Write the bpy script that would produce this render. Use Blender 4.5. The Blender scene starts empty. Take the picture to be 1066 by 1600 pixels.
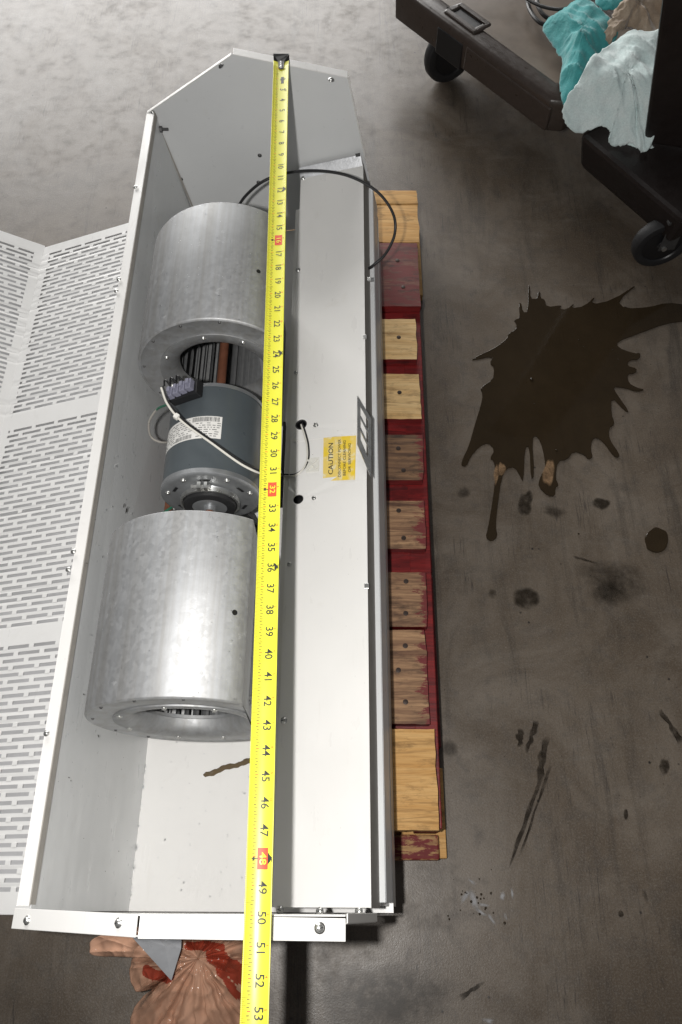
import bpy, bmesh, math, random
from mathutils import Vector, Matrix, noise, geometry
import numpy as np

I = 0.0254            # everything below is laid out in inches measured from the lens; metres on the way out
HZ = 53.9             # lens height above the floor, inches
random.seed(7)
sc = bpy.context.scene
COL = sc.collection

# ------------------------------------------------------------------ camera
F_PX = 1230.0
VPX, VPY = 547.0 - 533.0, -1630.0 - 800.0
L = np.array([VPX, VPY, F_PX]); L /= np.linalg.norm(L)
up = np.array([0, -L[2], L[1]]); up /= np.linalg.norm(up)
if up[1] > 0: up = -up
Wd = np.cross(L, up)
if Wd[0] < 0: Wd = -Wd
R = np.array([Wd, L, up])
cam_d = bpy.data.cameras.new('camera'); cam = bpy.data.objects.new('camera', cam_d); COL.objects.link(cam)
cam_d.sensor_fit = 'VERTICAL'; cam_d.sensor_height = 36.0; cam_d.lens = 36.0 * F_PX / 1600.0
cam_d.clip_start = 0.02; cam_d.clip_end = 100
cx, cy, cz = R[:, 0], -R[:, 1], -R[:, 2]
cam.matrix_world = Matrix(((cx[0], cy[0], cz[0], 0), (cx[1], cy[1], cz[1], 0), (cx[2], cy[2], cz[2], HZ * I), (0, 0, 0, 1)))
sc.camera = cam

# ------------------------------------------------------------------ light
sc.view_settings.view_transform = 'Standard'; sc.view_settings.look = 'None'
sc.view_settings.exposure = 0.0; sc.view_settings.gamma = 1.0
w = bpy.data.worlds.new('World'); sc.world = w; w.use_nodes = True
w.node_tree.nodes['Background'].inputs[0].default_value = (0.95, 0.97, 1.0, 1)
w.node_tree.nodes['Background'].inputs[1].default_value = 0.10
# the camera's own flash, on the left of the lens because the camera is turned on its side
fl = bpy.data.lights.new('camera_flash', 'SPOT'); fl.energy = 47; fl.color = (1.0, 0.978, 0.95)
fl.spot_size = math.radians(104); fl.spot_blend = 0.62; fl.shadow_soft_size = 0.012
flo = bpy.data.objects.new('camera_flash', fl); COL.objects.link(flo)
flo.location = (-3.7 * I, 0.3 * I, (HZ + 0.2) * I)
flo.rotation_euler = (Vector((-1.5, 26, -44)) - Vector((-3.7, 0.3, 0.2))).to_track_quat('-Z', 'Y').to_euler()
# daylight coming in through the open door far behind the unit
dl = bpy.data.lights.new('doorway_daylight', 'AREA'); dl.shape = 'RECTANGLE'; dl.size = 4.8; dl.size_y = 4.0
dl.energy = 480; dl.color = (1.0, 0.985, 0.96)
dlo = bpy.data.objects.new('doorway_daylight', dl); COL.objects.link(dlo)
dlo.location = (-1.8, 6.2, 2.1); dlo.rotation_euler = (math.radians(-90), 0, math.radians(8))

# ------------------------------------------------------------------ geometry helpers
def ray(x, y): return R @ np.array([x - 533.0, y - 800.0, F_PX])
def onz(x, y, z): d = ray(x, y); d = d * (z / d[2]); return (d[0], d[1], d[2])
def ony(x, y, Y): d = ray(x, y); d = d * (Y / d[1]); return (d[0], d[1], d[2])
def onplane(x, y, p0, n):
    d = ray(x, y); t = np.dot(p0, n) / np.dot(d, n); d = d * t; return (d[0], d[1], d[2])

class MB:
    """collects vertices (inches from the lens) and faces"""
    def __init__(s): s.v = []; s.f = []; s.m = []
    def add(s, vs, fs, m=0):
        k = len(s.v); s.v += [tuple(map(float, p)) for p in vs]
        s.f += [tuple(i + k for i in f) for f in fs]; s.m += [m] * len(fs); return s
    def box(s, a, b, m=0):
        x0, y0, z0 = a; x1, y1, z1 = b
        return s.add([(x0,y0,z0),(x1,y0,z0),(x1,y1,z0),(x0,y1,z0),(x0,y0,z1),(x1,y0,z1),(x1,y1,z1),(x0,y1,z1)],
            [(0,3,2,1),(4,5,6,7),(0,1,5,4),(1,2,6,5),(2,3,7,6),(3,0,4,7)], m)
    def hexa(s, p, m=0):
        """8 corners: bottom four then top four"""
        return s.add(p, [(0,3,2,1),(4,5,6,7),(0,1,5,4),(1,2,6,5),(2,3,7,6),(3,0,4,7)], m)
    def prism(s, prof, y0, y1, m=0):
        """closed XZ outline swept along Y"""
        n = len(prof)
        vs = [(x, y0, z) for x, z in prof] + [(x, y1, z) for x, z in prof]
        fs = [tuple(range(n)), tuple(range(2*n-1, n-1, -1))] + [(i, i+n, (i+1) % n + n, (i+1) % n) for i in range(n)]
        return s.add(vs, fs, m)
    def sheet(s, a, b, y0, y1, t, m=0):
        """thin plate from XZ point a to b, thickness t to the left of a->b, swept along Y"""
        d = Vector((b[0]-a[0], b[1]-a[1])).normalized(); n = Vector((-d.y, d.x)) * t
        return s.prism([a, b, (b[0]+n.x, b[1]+n.y), (a[0]+n.x, a[1]+n.y)], y0, y1, m)
    def tube(s, pts, r, n=10, m=0, caps=True):
        pts = [Vector(p) for p in pts]; k = len(s.v); N = len(pts); ref = Vector((0.3, 0.2, 1)).normalized()
        for i, p in enumerate(pts):
            t = (pts[min(i+1, N-1)] - pts[max(i-1, 0)]).normalized()
            a = t.cross(ref)
            if a.length < 1e-3: a = t.cross(Vector((1, 0, 0)))
            a.normalize(); b = t.cross(a); rr = r[i] if isinstance(r, (list, tuple)) else r
            for j in range(n):
                q = 2*math.pi*j/n; s.v.append(tuple(p + a*math.cos(q)*rr + b*math.sin(q)*rr))
        for i in range(N-1):
            for j in range(n):
                s.f.append((k+i*n+j, k+i*n+(j+1) % n, k+(i+1)*n+(j+1) % n, k+(i+1)*n+j)); s.m.append(m)
        if caps:
            s.f.append(tuple(k+j for j in range(n-1, -1, -1))); s.f.append(tuple(k+(N-1)*n+j for j in range(n))); s.m += [m, m]
        return s
    def lathe(s, prof, c, axis='Y', n=64, m=0, close=False, clampx=None, a0=0.0, a1=2*math.pi):
        """profile of (along, radius) turned round an axis through c"""
        k = len(s.v); full = abs(a1-a0-2*math.pi) < 1e-6; cols = n if full else n+1
        for al, r in prof:
            for j in range(cols):
                q = a0+(a1-a0)*j/n; u, v = r*math.cos(q), r*math.sin(q)
                if axis == 'Y': p = [c[0]+u, c[1]+al, c[2]+v]
                elif axis == 'Z': p = [c[0]+u, c[1]+v, c[2]+al]
                else: p = [c[0]+al, c[1]+u, c[2]+v]
                if clampx is not None and p[0] > clampx: p[0] = clampx
                s.v.append(tuple(p))
        for i in range(len(prof)-1):
            for j in range(n):
                j2 = (j+1) % cols
                s.f.append((k+i*cols+j, k+(i+1)*cols+j, k+(i+1)*cols+j2, k+i*cols+j2)); s.m.append(m)
        if close:
            s.f.append(tuple(k+j for j in range(cols))); s.f.append(tuple(k+(len(prof)-1)*cols+j for j in range(cols-1, -1, -1))); s.m += [m, m]
        return s

WLOC = {}
def link(name, me, loc, parent):
    o = bpy.data.objects.new(name, me); COL.objects.link(o)
    if parent: o.parent = parent; o.location = Vector(loc) - WLOC[parent.name]
    else: o.location = loc
    WLOC[o.name] = Vector(loc); return o
def obj(name, mb, mats, parent=None, smooth=False, bevel=0, auto=35, solid=0, subsurf=0, local=None):
    vs = [Vector((x*I, y*I, (z+HZ)*I)) for x, y, z in mb.v]
    lo = Vector((min(v.x for v in vs), min(v.y for v in vs), min(v.z for v in vs)))
    hi = Vector((max(v.x for v in vs), max(v.y for v in vs), max(v.z for v in vs)))
    o0 = Vector(((lo.x+hi.x)/2, (lo.y+hi.y)/2, lo.z))
    me = bpy.data.meshes.new(name); me.from_pydata([v-o0 for v in vs], [], mb.f)
    if not isinstance(mats, (list, tuple)): mats = [mats]
    for m_ in mats: me.materials.append(m_)
    me.polygons.foreach_set('material_index', mb.m)
    bm = bmesh.new(); bm.from_mesh(me); bmesh.ops.remove_doubles(bm, verts=bm.verts, dist=2e-6)
    bmesh.ops.recalc_face_normals(bm, faces=bm.faces)
    if smooth:
        lim = math.radians(auto)
        for f_ in bm.faces: f_.smooth = True
        for e_ in bm.edges:
            if len(e_.link_faces) == 2 and e_.calc_face_angle(0) > lim: e_.smooth = False
    bm.to_mesh(me); bm.free(); me.update()
    o = link(name, me, o0, parent)
    if solid:
        md = o.modifiers.new('thickness', 'SOLIDIFY'); md.thickness = solid*I; md.offset = 0
    if subsurf:
        md = o.modifiers.new('subsurf', 'SUBSURF'); md.levels = subsurf; md.render_levels = subsurf
    if bevel:
        md = o.modifiers.new('bevel', 'BEVEL'); md.width = bevel*I; md.segments = 2; md.limit_method = 'ANGLE'; md.angle_limit = math.radians(40)
    return o
def empty(name, p):
    o = bpy.data.objects.new(name, None); COL.objects.link(o); loc = Vector((p[0]*I, p[1]*I, (p[2]+HZ)*I))
    o.location = loc; o.empty_display_size = 0.05; WLOC[o.name] = loc; return o
def tag(o, label, cat, group=None):
    o['label'] = label; o['category'] = cat
    if group: o['group'] = group
    return o
def smooth_path(pts, n=8):
    P = [Vector(p) for p in pts]; P = [2*P[0]-P[1]] + P + [2*P[-1]-P[-2]]; out = []
    for i in range(1, len(P)-2):
        a, b, c, d = P[i-1], P[i], P[i+1], P[i+2]
        for k in range(n):
            t = k/n; out.append(0.5*((2*b)+(c-a)*t+(2*a-5*b+4*c-d)*t*t+(3*b-a-3*c+d)*t*t*t))
    out.append(P[-2]); return out
def chaikin(p, it=2):
    for _ in range(it):
        q = []
        for i in range(len(p)):
            a, b = p[i], p[(i+1) % len(p)]
            q += [tuple(a[k]*.75+b[k]*.25 for k in range(len(a))), tuple(a[k]*.25+b[k]*.75 for k in range(len(a)))]
        p = q
    return p

# ------------------------------------------------------------------ material helpers
class NT:
    def __init__(s, name):
        s.mat = bpy.data.materials.new(name); s.mat.use_nodes = True; s.t = s.mat.node_tree
        s.b = s.t.nodes['Principled BSDF']; s.co = s.t.nodes.new('ShaderNodeTexCoord')
    def n(s, t, **k):
        nd = s.t.nodes.new(t)
        for a, v in k.items(): setattr(nd, a, v)
        return nd
    def set(s, nd, **k):
        for a, v in k.items():
            a = a.replace('_', ' ')
            if hasattr(v, 'is_output') or isinstance(v, bpy.types.NodeSocket): s.t.links.new(v, nd.inputs[a])
            else: nd.inputs[a].default_value = v
    def vec(s, scale=(1, 1, 1), rnd=False, rot=(0, 0, 0)):
        mp = s.n('ShaderNodeMapping'); mp.inputs['Scale'].default_value = scale; mp.inputs['Rotation'].default_value = rot
        s.t.links.new(s.co.outputs['Object'], mp.inputs['Vector'])
        if rnd:
            oi = s.n('ShaderNodeObjectInfo'); mu = s.n('ShaderNodeMath', operation='MULTIPLY'); mu.inputs[1].default_value = 37.0
            s.t.links.new(oi.outputs['Random'], mu.inputs[0]); cb = s.n('ShaderNodeCombineXYZ')
            for i_ in range(3): s.t.links.new(mu.outputs[0], cb.inputs[i_])
            s.t.links.new(cb.outputs[0], mp.inputs['Location'])
        return mp.outputs[0]
    def noise(s, vec, scale, detail=6, rough=.55, dist=0):
        nd = s.n('ShaderNodeTexNoise'); s.t.links.new(vec, nd.inputs['Vector'])
        nd.inputs['Scale'].default_value = scale; nd.inputs['Detail'].default_value = detail
        nd.inputs['Roughness'].default_value = rough; nd.inputs['Distortion'].default_value = dist
        return nd.outputs['Fac']
    def voro(s, vec, scale, out='Distance', feature='F1'):
        nd = s.n('ShaderNodeTexVoronoi', feature=feature); s.t.links.new(vec, nd.inputs['Vector']); nd.inputs['Scale'].default_value = scale
        return nd.outputs[out]
    def ramp(s, fac, stops):
        nd = s.n('ShaderNodeValToRGB'); s.t.links.new(fac, nd.inputs[0]); e = nd.color_ramp.elements
        while len(e) < len(stops): e.new(.5)
        for k, (p, c) in enumerate(stops):
            e[k].position = p; e[k].color = (c, c, c, 1) if isinstance(c, (int, float)) else (*c, 1)
        return nd.outputs[0]
    def mix(s, fac, a, b, mode='MIX'):
        nd = s.n('ShaderNodeMix', data_type='RGBA', blend_type=mode)
        for idx, v in ((0, fac), (6, a), (7, b)):
            if isinstance(v, bpy.types.NodeSocket): s.t.links.new(v, nd.inputs[idx])
            elif idx == 0: nd.inputs[0].default_value = v
            else: nd.inputs[idx].default_value = (*v, 1)
        return nd.outputs[2]
    def math(s, op, a, b=0.0):
        nd = s.n('ShaderNodeMath', operation=op)
        for i_, v in ((0, a), (1, b)):
            if isinstance(v, bpy.types.NodeSocket): s.t.links.new(v, nd.inputs[i_])
            else: nd.inputs[i_].default_value = v
        return nd.outputs[0]
    def bump(s, h, strength, dist=0.001):
        nd = s.n('ShaderNodeBump'); nd.inputs['Strength'].default_value = strength; nd.inputs['Distance'].default_value = dist
        s.t.links.new(h, nd.inputs['Height']); s.t.links.new(nd.outputs[0], s.b.inputs['Normal']); return nd
    def base(s, c):
        if isinstance(c, bpy.types.NodeSocket): s.t.links.new(c, s.b.inputs['Base Color'])
        else: s.b.inputs['Base Color'].default_value = (*c, 1)
    def rough(s, r):
        if isinstance(r, bpy.types.NodeSocket): s.t.links.new(r, s.b.inputs['Roughness'])
        else: s.b.inputs['Roughness'].default_value = r

def plain(name, c, rough=.5, metal=0.0, var=.12, scale=40, bump=.0, spec=.5):
    m = NT(name); v = m.vec(rnd=True); n_ = m.noise(v, scale)
    m.base(m.mix(n_, tuple(x*(1-var) for x in c), tuple(min(1, x*(1+var)) for x in c)))
    m.rough(m.ramp(m.noise(v, scale*.6), [(.3, max(.02, rough-.08)), (.7, min(1, rough+.08))]))
    m.b.inputs['Metallic'].default_value = metal; m.b.inputs['Specular IOR Level'].default_value = spec
    if bump: m.bump(m.noise(v, scale*3), bump)
    return m.mat

def paint(name, c, dirt=(.33, .27, .2), amount=.5, rough=.32):
    """baked enamel on sheet steel with rubbed-in dirt, runs and specks"""
    m = NT(name); v = m.vec()
    big = m.noise(v, 5, 5, .6); fine = m.noise(m.vec((1, .25, 1)), 60, 4)
    col = m.mix(m.ramp(big, [(.35, 0), (.75, 1)]), c, tuple(x*.93 for x in c))
    smud = m.ramp(m.noise(v, 14, 8, .7, .6), [(.6, 0), (.82, amount)])
    col = m.mix(m.math('MULTIPLY', smud, .5), col, dirt)
    runs = m.ramp(m.noise(m.vec((9, 1.6, 9)), 6, 6, .65), [(.62, 0), (.8, amount*.5)])
    col = m.mix(m.math('MULTIPLY', runs, .5), col, dirt)
    sp = m.ramp(m.voro(v, 95), [(.03, .8*amount), (.07, 0)])
    gate = m.ramp(m.noise(v, 9, 3), [(.5, 0), (.62, 1)])
    col = m.mix(m.math('MULTIPLY', sp, gate), col, (.08, .065, .05))
    m.base(col); m.rough(m.ramp(fine, [(.3, rough-.06), (.7, rough+.12)]))
    m.bump(m.noise(v, 420, 2), .08, .0003)
    return m.mat

def galv(name, k=.62):
    m = NT(name); v = m.vec()
    cell = m.voro(v, 190, 'Color'); gray = m.n('ShaderNodeRGBToBW'); m.t.links.new(cell, gray.inputs[0])
    brush_sheen = m.noise(m.vec((14, .35, 14)), 5, 6, .6); b2 = m.noise(m.vec((60, .8, 60)), 5, 4, .6); big = m.noise(v, 13, 7, .68, .4)
    col = m.mix(gray.outputs[0], (k*.93, k*.95, k*.97), (k*1.05, k*1.07, k*1.09))
    col = m.mix(m.ramp(big, [(.45, 0), (.75, .5)]), col, (k*.66, k*.67, k*.68))
    col = m.mix(m.ramp(brush_sheen, [(.42, 0), (.62, .5)]), col, (k*.72, k*.70, k*.66))  # grain streaks, strengthened in the colour to stand for reflected bands
    col = m.mix(m.ramp(b2, [(.5, 0), (.75, .15)]), col, (k*1.25, k*1.25, k*1.25))
    wt = m.ramp(m.noise(v, 40, 6, .75), [(.62, 0), (.7, .45)])
    col = m.mix(wt, col, (k*1.5, k*1.52, k*1.54))
    dk_ = m.ramp(m.noise(m.vec((3, 1, 3)), 24, 6, .7), [(.66, 0), (.74, .6)]); col = m.mix(dk_, col, (k*.35, k*.33, k*.3))
    m.base(col); m.b.inputs['Metallic'].default_value = .72
    m.rough(m.ramp(m.mix(.5, big, gray.outputs[0]), [(.2, .5), (.8, .66)]))
    m.bump(m.noise(v, 300, 3), .1, .0005)
    return m.mat

def wood(name, light, dark, paint_c=None, edge=None, pamt=.5, rough=.7):
    """grain runs along X; worn paint where a noise mask (and the board's end) keeps it"""
    m = NT(name); v = m.vec((1.1, 14, 14), rnd=True)
    g = m.noise(v, 5, 8, .65, 1.2); fine = m.noise(m.vec((3, 60, 60), rnd=True), 8, 4)
    col = m.mix(m.ramp(g, [(.36, 0), (.66, 1)]), light, dark)
    col = m.mix(m.ramp(fine, [(.45, 0), (.75, .55)]), col, tuple(x*.55 for x in dark))
    rr_ = m.ramp(m.noise(m.vec((.8, 9, 9), rnd=True), 7, 3, .5, .8), [(.58, 0), (.64, .6), (.70, 0)]); col = m.mix(rr_, col, tuple(x*.5 for x in dark))
    st = m.ramp(m.noise(m.vec((2.5, 6, 6), rnd=True), 7, 7, .7), [(.52, 0), (.68, .8)])
    col = m.mix(st, col, tuple(x*.35 for x in dark))
    if paint_c:
        pm = m.noise(m.vec((1.6, 6, 6), rnd=True), 14, 9, .75); pm = m.math('ADD', m.math('MULTIPLY', m.math('SUBTRACT', pm, .5), 1.7), .5)
        if edge is not None:
            sx = m.n('ShaderNodeSeparateXYZ'); m.t.links.new(m.co.outputs['Object'], sx.inputs[0])
            e_ = m.math('MULTIPLY', m.math('SUBTRACT', sx.outputs[0], edge), 13.0)
            pm = m.math('ADD', pm, m.math('MINIMUM', e_, .5))
        msk = m.ramp(pm, [(1-pamt-.04, 0), (1-pamt+.04, 1)])
        pv = m.mix(m.noise(v, 4, 5), tuple(x*.65 for x in paint_c), tuple(x*1.25 for x in paint_c))
        col = m.mix(msk, col, pv)
    m.base(col); m.rough(rough); m.bump(m.mix(.5, g, fine), .35, .0012)
    return m.mat

def floor_mat():
    m = NT('concrete'); v = m.vec()
    a = m.noise(v, 1.1, 8, .62, .5); b = m.noise(v, 4.5, 10, .7, .7); c = m.noise(v, 26, 9, .72); d = m.noise(v, 330, 3, .7)
    tr = m.noise(m.vec((5.5, .8, 1), rot=(0, 0, .5)), 3, 9, .72, .8); sw = m.noise(m.vec((1.3, 7, 1), rot=(0, 0, .25)), 4, 9, .75, .5)
    col = m.mix(m.ramp(a, [(.34, 0), (.68, 1)]), (.072, .053, .036), (.122, .095, .070))
    col = m.mix(m.ramp(b, [(.42, 0), (.66, .8)]), col, (.165, .136, .107))
    col = m.mix(m.ramp(tr, [(.53, 0), (.70, .7)]), col, (.045, .036, .028))
    col = m.mix(m.ramp(sw, [(.55, 0), (.72, .5)]), col, (.16, .138, .115))
    col = m.mix(m.ramp(c, [(.5, 0), (.70, .6)]), col, (.048, .04, .033))
    col = m.mix(m.ramp(d, [(.48, 0), (.72, .45)]), col, (.2, .18, .155))
    d2 = m.noise(m.vec(rot=(0, 0, 1)), 520, 2, .6); col = m.mix(m.ramp(d2, [(.55, 0), (.72, .55)]), col, (.035, .03, .025))
    sp = m.ramp(m.voro(v, 26), [(.035, 1), (.075, 0)]); gate = m.ramp(m.noise(v, 8, 2), [(.5, 0), (.56, 1)])
    col = m.mix(m.math('MULTIPLY', sp, gate), col, (.018, .015, .013))
    sp2 = m.ramp(m.voro(v, 60), [(.02, 1), (.045, 0)]); gate2 = m.ramp(m.noise(v, 11, 2), [(.52, 0), (.6, .8)])
    col = m.mix(m.math('MULTIPLY', sp2, gate2), col, (.35, .33, .3))
    # hairline scratches, two directions
    for rz, th in ((.7, .03), (-.5, .022), (1.4, .02)):
        sc1 = m.noise(m.vec((60, 1.5, 1), rot=(0, 0, rz)), 1.4, 3, .5, .25)
        ln_ = m.ramp(m.math('ABSOLUTE', m.math('SUBTRACT', sc1, .5)), [(0, 1), (th*.35, 0)])
        gt = m.ramp(m.noise(m.vec(rot=(0, 0, rz)), 5.5, 3), [(.56, 0), (.62, .7)])
        col = m.mix(m.math('MULTIPLY', ln_, gt), col, (.03, .025, .022))
    m.base(col)
    m.rough(m.ramp(m.mix(.5, b, c), [(.3, .26), (.5, .38), (.68, .58)]))
    m.b.inputs['Specular IOR Level'].default_value = .5
    h = m.mix(.45, c, d); m.bump(h, .3, .002)
    return m.mat

def stain_mat(name, c, rough, amt=.8, edge=.3):
    m = NT(name); v = m.vec(rnd=True); at = m.n('ShaderNodeAttribute', attribute_name='fade')
    f_ = m.math('MULTIPLY', m.ramp(at.outputs['Fac'], [(0, 0), (edge, 1)]), m.ramp(m.noise(v, 55, 7, .7), [(.32, .15), (.6, 1)]))
    m.t.links.new(m.math('MULTIPLY', f_, amt), m.b.inputs['Alpha']); m.base(c); m.rough(rough)
    return m.mat

def terry(name, a, b):
    m = NT(name); v = m.vec(); n1 = m.noise(v, 320, 3, .7); n2 = m.noise(v, 26, 6, .6)
    col = m.mix(m.ramp(n2, [(.35, 0), (.7, 1)]), a, b); col = m.mix(m.ramp(n1, [(.35, .25), (.6, 0)]), col, tuple(x*.5 for x in a))
    m.base(col); m.rough(.95); m.b.inputs['Sheen Weight'].default_value = .35; m.bump(m.mix(.4, n1, m.voro(v, 420)), .6, .0015)
    return m.mat

def print_mat(name, c, wear=0.0, sc_=150):
    m = NT(name); v = m.vec(rnd=True); n_ = m.noise(v, sc_, 5, .7); m.base(m.mix(n_, c, tuple(min(1, x*1.4+.02) for x in c))); m.rough(.5)
    if wear: m.t.links.new(m.ramp(n_, [(wear-.05, 0), (wear+.06, 1)]), m.b.inputs['Alpha'])
    return m.mat

M = {}
M['floor'] = floor_mat()
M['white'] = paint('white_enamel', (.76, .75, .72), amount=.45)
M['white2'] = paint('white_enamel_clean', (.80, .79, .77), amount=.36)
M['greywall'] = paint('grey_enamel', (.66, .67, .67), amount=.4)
M['grille'] = paint('white_grille_enamel', (.88, .875, .86), amount=.15)
M['backing'] = plain('grey_backing', (.56, .56, .57), .6, var=.15, scale=18)
M['gasket'] = plain('grey_gasket', (.33, .31, .28), .7, var=.2, scale=60)
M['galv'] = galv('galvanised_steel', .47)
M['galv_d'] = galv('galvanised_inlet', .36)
M['zinc'] = plain('zinc_screw', (.62, .62, .6), .3, .9, .2, 120)
M['dkmetal'] = plain('dark_steel', (.1, .1, .1), .45, .6, .3, 60)
M['rust'] = plain('rusty_shaft', (.17, .065, .035), .6, .3, .35, 90, .3)
M['motor'] = plain('blue_grey_enamel', (.072, .085, .093), .34, 0, .16, 30, .05)
M['bell'] = plain('cast_aluminium', (.34, .35, .36), .42, .7, .25, 70, .1)
M['rubber'] = plain('black_rubber', (.016, .016, .017), .55, 0, .3, 60)
M['black'] = plain('black_plastic', (.012, .012, .013), .4, 0, .3, 40)
M['lav'] = plain('grey_violet_plastic', (.20, .20, .26), .45, 0, .15, 60)
M['wirew'] = plain('white_wire', (.68, .66, .6), .4, 0, .1, 80)
M['wireg'] = plain('green_wire', (.02, .12, .07), .4, 0, .2, 80)
M['yellow'] = plain('tape_yellow', (.78, .755, .06), .34, 0, .05, 30)
M['ink'] = print_mat('black_ink', (.02, .02, .015))
M['redink'] = print_mat('red_ink', (.62, .06, .02))
M['paper'] = plain('white_label', (.72, .71, .68), .5, 0, .06, 60)
M['greyink'] = print_mat('grey_ink', (.09, .09, .09), .38, 400)
M['stick'] = None
M['nylon'] = plain('white_nylon', (.72, .71, .66), .4, 0, .06, 60)
M['red'] = wood('red_paint_wood', (.23, .014, .014), (.1, .007, .008), rough=.42)
M['pine'] = wood('new_pine', (.66, .40, .15), (.52, .27, .075))
M['pinepale'] = wood('pale_pine', (.70, .50, .25), (.56, .34, .13))
M['maroon'] = wood('maroon_wood', (.2, .085, .06), (.09, .03, .028), (.15, .03, .028), None, .5)
M['worn'] = wood('weathered_wood', (.42, .25, .13), (.13, .06, .032), (.15, .02, .02), .235, .43)
M['splint'] = wood('splintered_red_wood', (.5, .3, .12), (.3, .15, .06), (.15, .012, .012), None, .52)
M['worn2'] = wood('weathered_dark_wood', (.27, .15, .075), (.055, .027, .018), (.15, .018, .018), .24, .44)
M['cartd'] = plain('black_brown_plastic', (.014, .010, .009), .42, 0, .3, 60, .2)  # cart plastic darkened in the colour for parts standing in shade
M['nail'] = plain('dark_nail', (.045, .03, .024), .5, .4, .4, 90)
M['cart'] = plain('dark_brown_plastic', (.046, .034, .028), .34, 0, .25, 90, .25)
M['cartf'] = plain('scuffed_brown_plastic', (.19, .155, .125), .36, 0, .45, 14, .3)  # mottled shelf floor, colour lightened to stand for the doorway's reflection
M['teal'] = terry('teal_terry', (.045, .29, .30), (.085, .44, .44))
M['aqua'] = terry('pale_aqua_terry', (.66, .80, .79), (.78, .87, .86))
M['gauze'] = terry('beige_gauze', (.32, .24, .17), (.48, .39, .30))
M['glass'] = None
def puddle_mat():
    m = NT('oily_water'); n_ = m.noise(m.vec(), 7, 5, .6)
    c2 = m.noise(m.vec(), 30, 7, .7); m.base(m.mix(m.mix(.4, n_, c2), (.014, .009, .0045), (.046, .031, .016))); m.rough(m.ramp(c2, [(.4, .06), (.7, .13)])); m.b.inputs['Alpha'].default_value = .84; m.b.inputs['IOR'].default_value = 1.33
    return m.mat
M['puddle'] = puddle_mat()
def water_mat():
    m = NT('water_drop'); m.base((.95, .97, 1)); m.rough(.02); m.b.inputs['Transmission Weight'].default_value = 1.0; m.b.inputs['IOR'].default_value = 1.33
    return m.mat
M['water'] = water_mat()
def sticker_mat():
    m = NT('yellow_sticker'); v = m.vec(); a = m.noise(v, 60, 6, .65, .5); sx = m.n('ShaderNodeSeparateXYZ'); m.t.links.new(m.co.outputs['Object'], sx.inputs[0])
    col = m.mix(m.ramp(a, [(.5, 0), (.6, .85)]), (.80, .60, .16), (.80, .74, .52))
    col = m.mix(m.ramp(m.noise(v, 38, 2), [(.54, 0), (.62, .9)]), col, (.82, .58, .02))
    m.base(col); m.rough(.4); return m.mat
M['stick'] = sticker_mat()
def bag_mat(name, ca, cb):
    m = NT(name); v = m.vec(); n_ = m.noise(v, 12, 4, .6, .6)
    m.base(m.mix(n_, ca, cb)); m.rough(.13); m.t.links.new(m.ramp(m.noise(v, 20, 4), [(.35, .72), (.65, .92)]), m.b.inputs['Alpha'])
    rd = m.n('ShaderNodeTexNoise', noise_type='RIDGED_MULTIFRACTAL'); m.t.links.new(m.vec((1, .6, 1)), rd.inputs['Vector'])
    rd.inputs['Scale'].default_value = 11; rd.inputs['Detail'].default_value = 2.5; rd.inputs['Distortion'].default_value = .5
    m.bump(rd.outputs['Fac'], .45, .005); return m.mat
M['bagred'] = bag_mat('red_printed_film', (.30, .045, .025), (.42, .07, .035))
M['bag'] = bag_mat('peach_plastic_film', (.52, .28, .175), (.64, .385, .27))
M['foil'] = plain('silver_grey_film', (.50, .51, .53), .32, .25, .2, 60, .2)
M['speck'] = plain('dark_debris', (.035, .028, .022), .8)

# ------------------------------------------------------------------ text helper (built-in font, turned into flat mesh)
_texts = {}
def prep_texts(strings):
    tmp = []
    for t in strings:
        if t in _texts: continue
        cu = bpy.data.curves.new('t', 'FONT'); cu.body = t; cu.align_x = 'CENTER'; cu.align_y = 'CENTER'; cu.size = 1.0; cu.resolution_u = 3; cu.offset = 0.012
        o = bpy.data.objects.new('t', cu); COL.objects.link(o); tmp.append((t, o, cu))
    bpy.context.view_layer.update(); dg = bpy.context.evaluated_depsgraph_get()
    for t, o, cu in tmp:
        me = bpy.data.meshes.new_from_object(o.evaluated_get(dg))
        _texts[t] = ([tuple(v.co)[:2] for v in me.vertices], [tuple(p.vertices) for p in me.polygons])
        bpy.data.meshes.remove(me); bpy.data.objects.remove(o); bpy.data.curves.remove(cu)

# ------------------------------------------------------------------ the floor
FZ = -HZ
mb = MB(); mb.add([(-160, -60, FZ), (160, -60, FZ), (160, 300, FZ), (-160, 300, FZ)], [(0, 1, 2, 3)])
floor = obj('concrete_floor', mb, M['floor']); floor['kind'] = 'structure'; floor['label'] = 'grey brown stained concrete floor'

def ringmesh(outline, zf, rings=10, cen=None):
    """star-shaped sheet of rings round a centre; zf(p, k, i) gives height; returns MB and fade values"""
    n = len(outline); c = cen or (sum(p[0] for p in outline)/n, sum(p[1] for p in outline)/n)
    vs = [(c[0], c[1], zf((c[0], c[1]), 0.0, 0))]; fade = [1.0]
    for j in range(1, rings+1):
        t = j/rings
        for i_, p in enumerate(outline):
            q = (c[0]+(p[0]-c[0])*t, c[1]+(p[1]-c[1])*t); vs.append((q[0], q[1], zf(q, t, i_))); fade.append(1-t)
    fs = [(0, 1+i_, 1+(i_+1) % n) for i_ in range(n)]
    for j in range(rings-1):
        a = 1+j*n; b = a+n
        fs += [(a+i_, b+i_, b+(i_+1) % n, a+(i_+1) % n) for i_ in range(n)]
    return MB().add(vs, fs), fade
M['stain'] = stain_mat('damp_stain', (.022, .016, .010), .25, .85)
M['stain_faint'] = stain_mat('faint_stain', (.03, .022, .014), .4, .6, .6)
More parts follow.
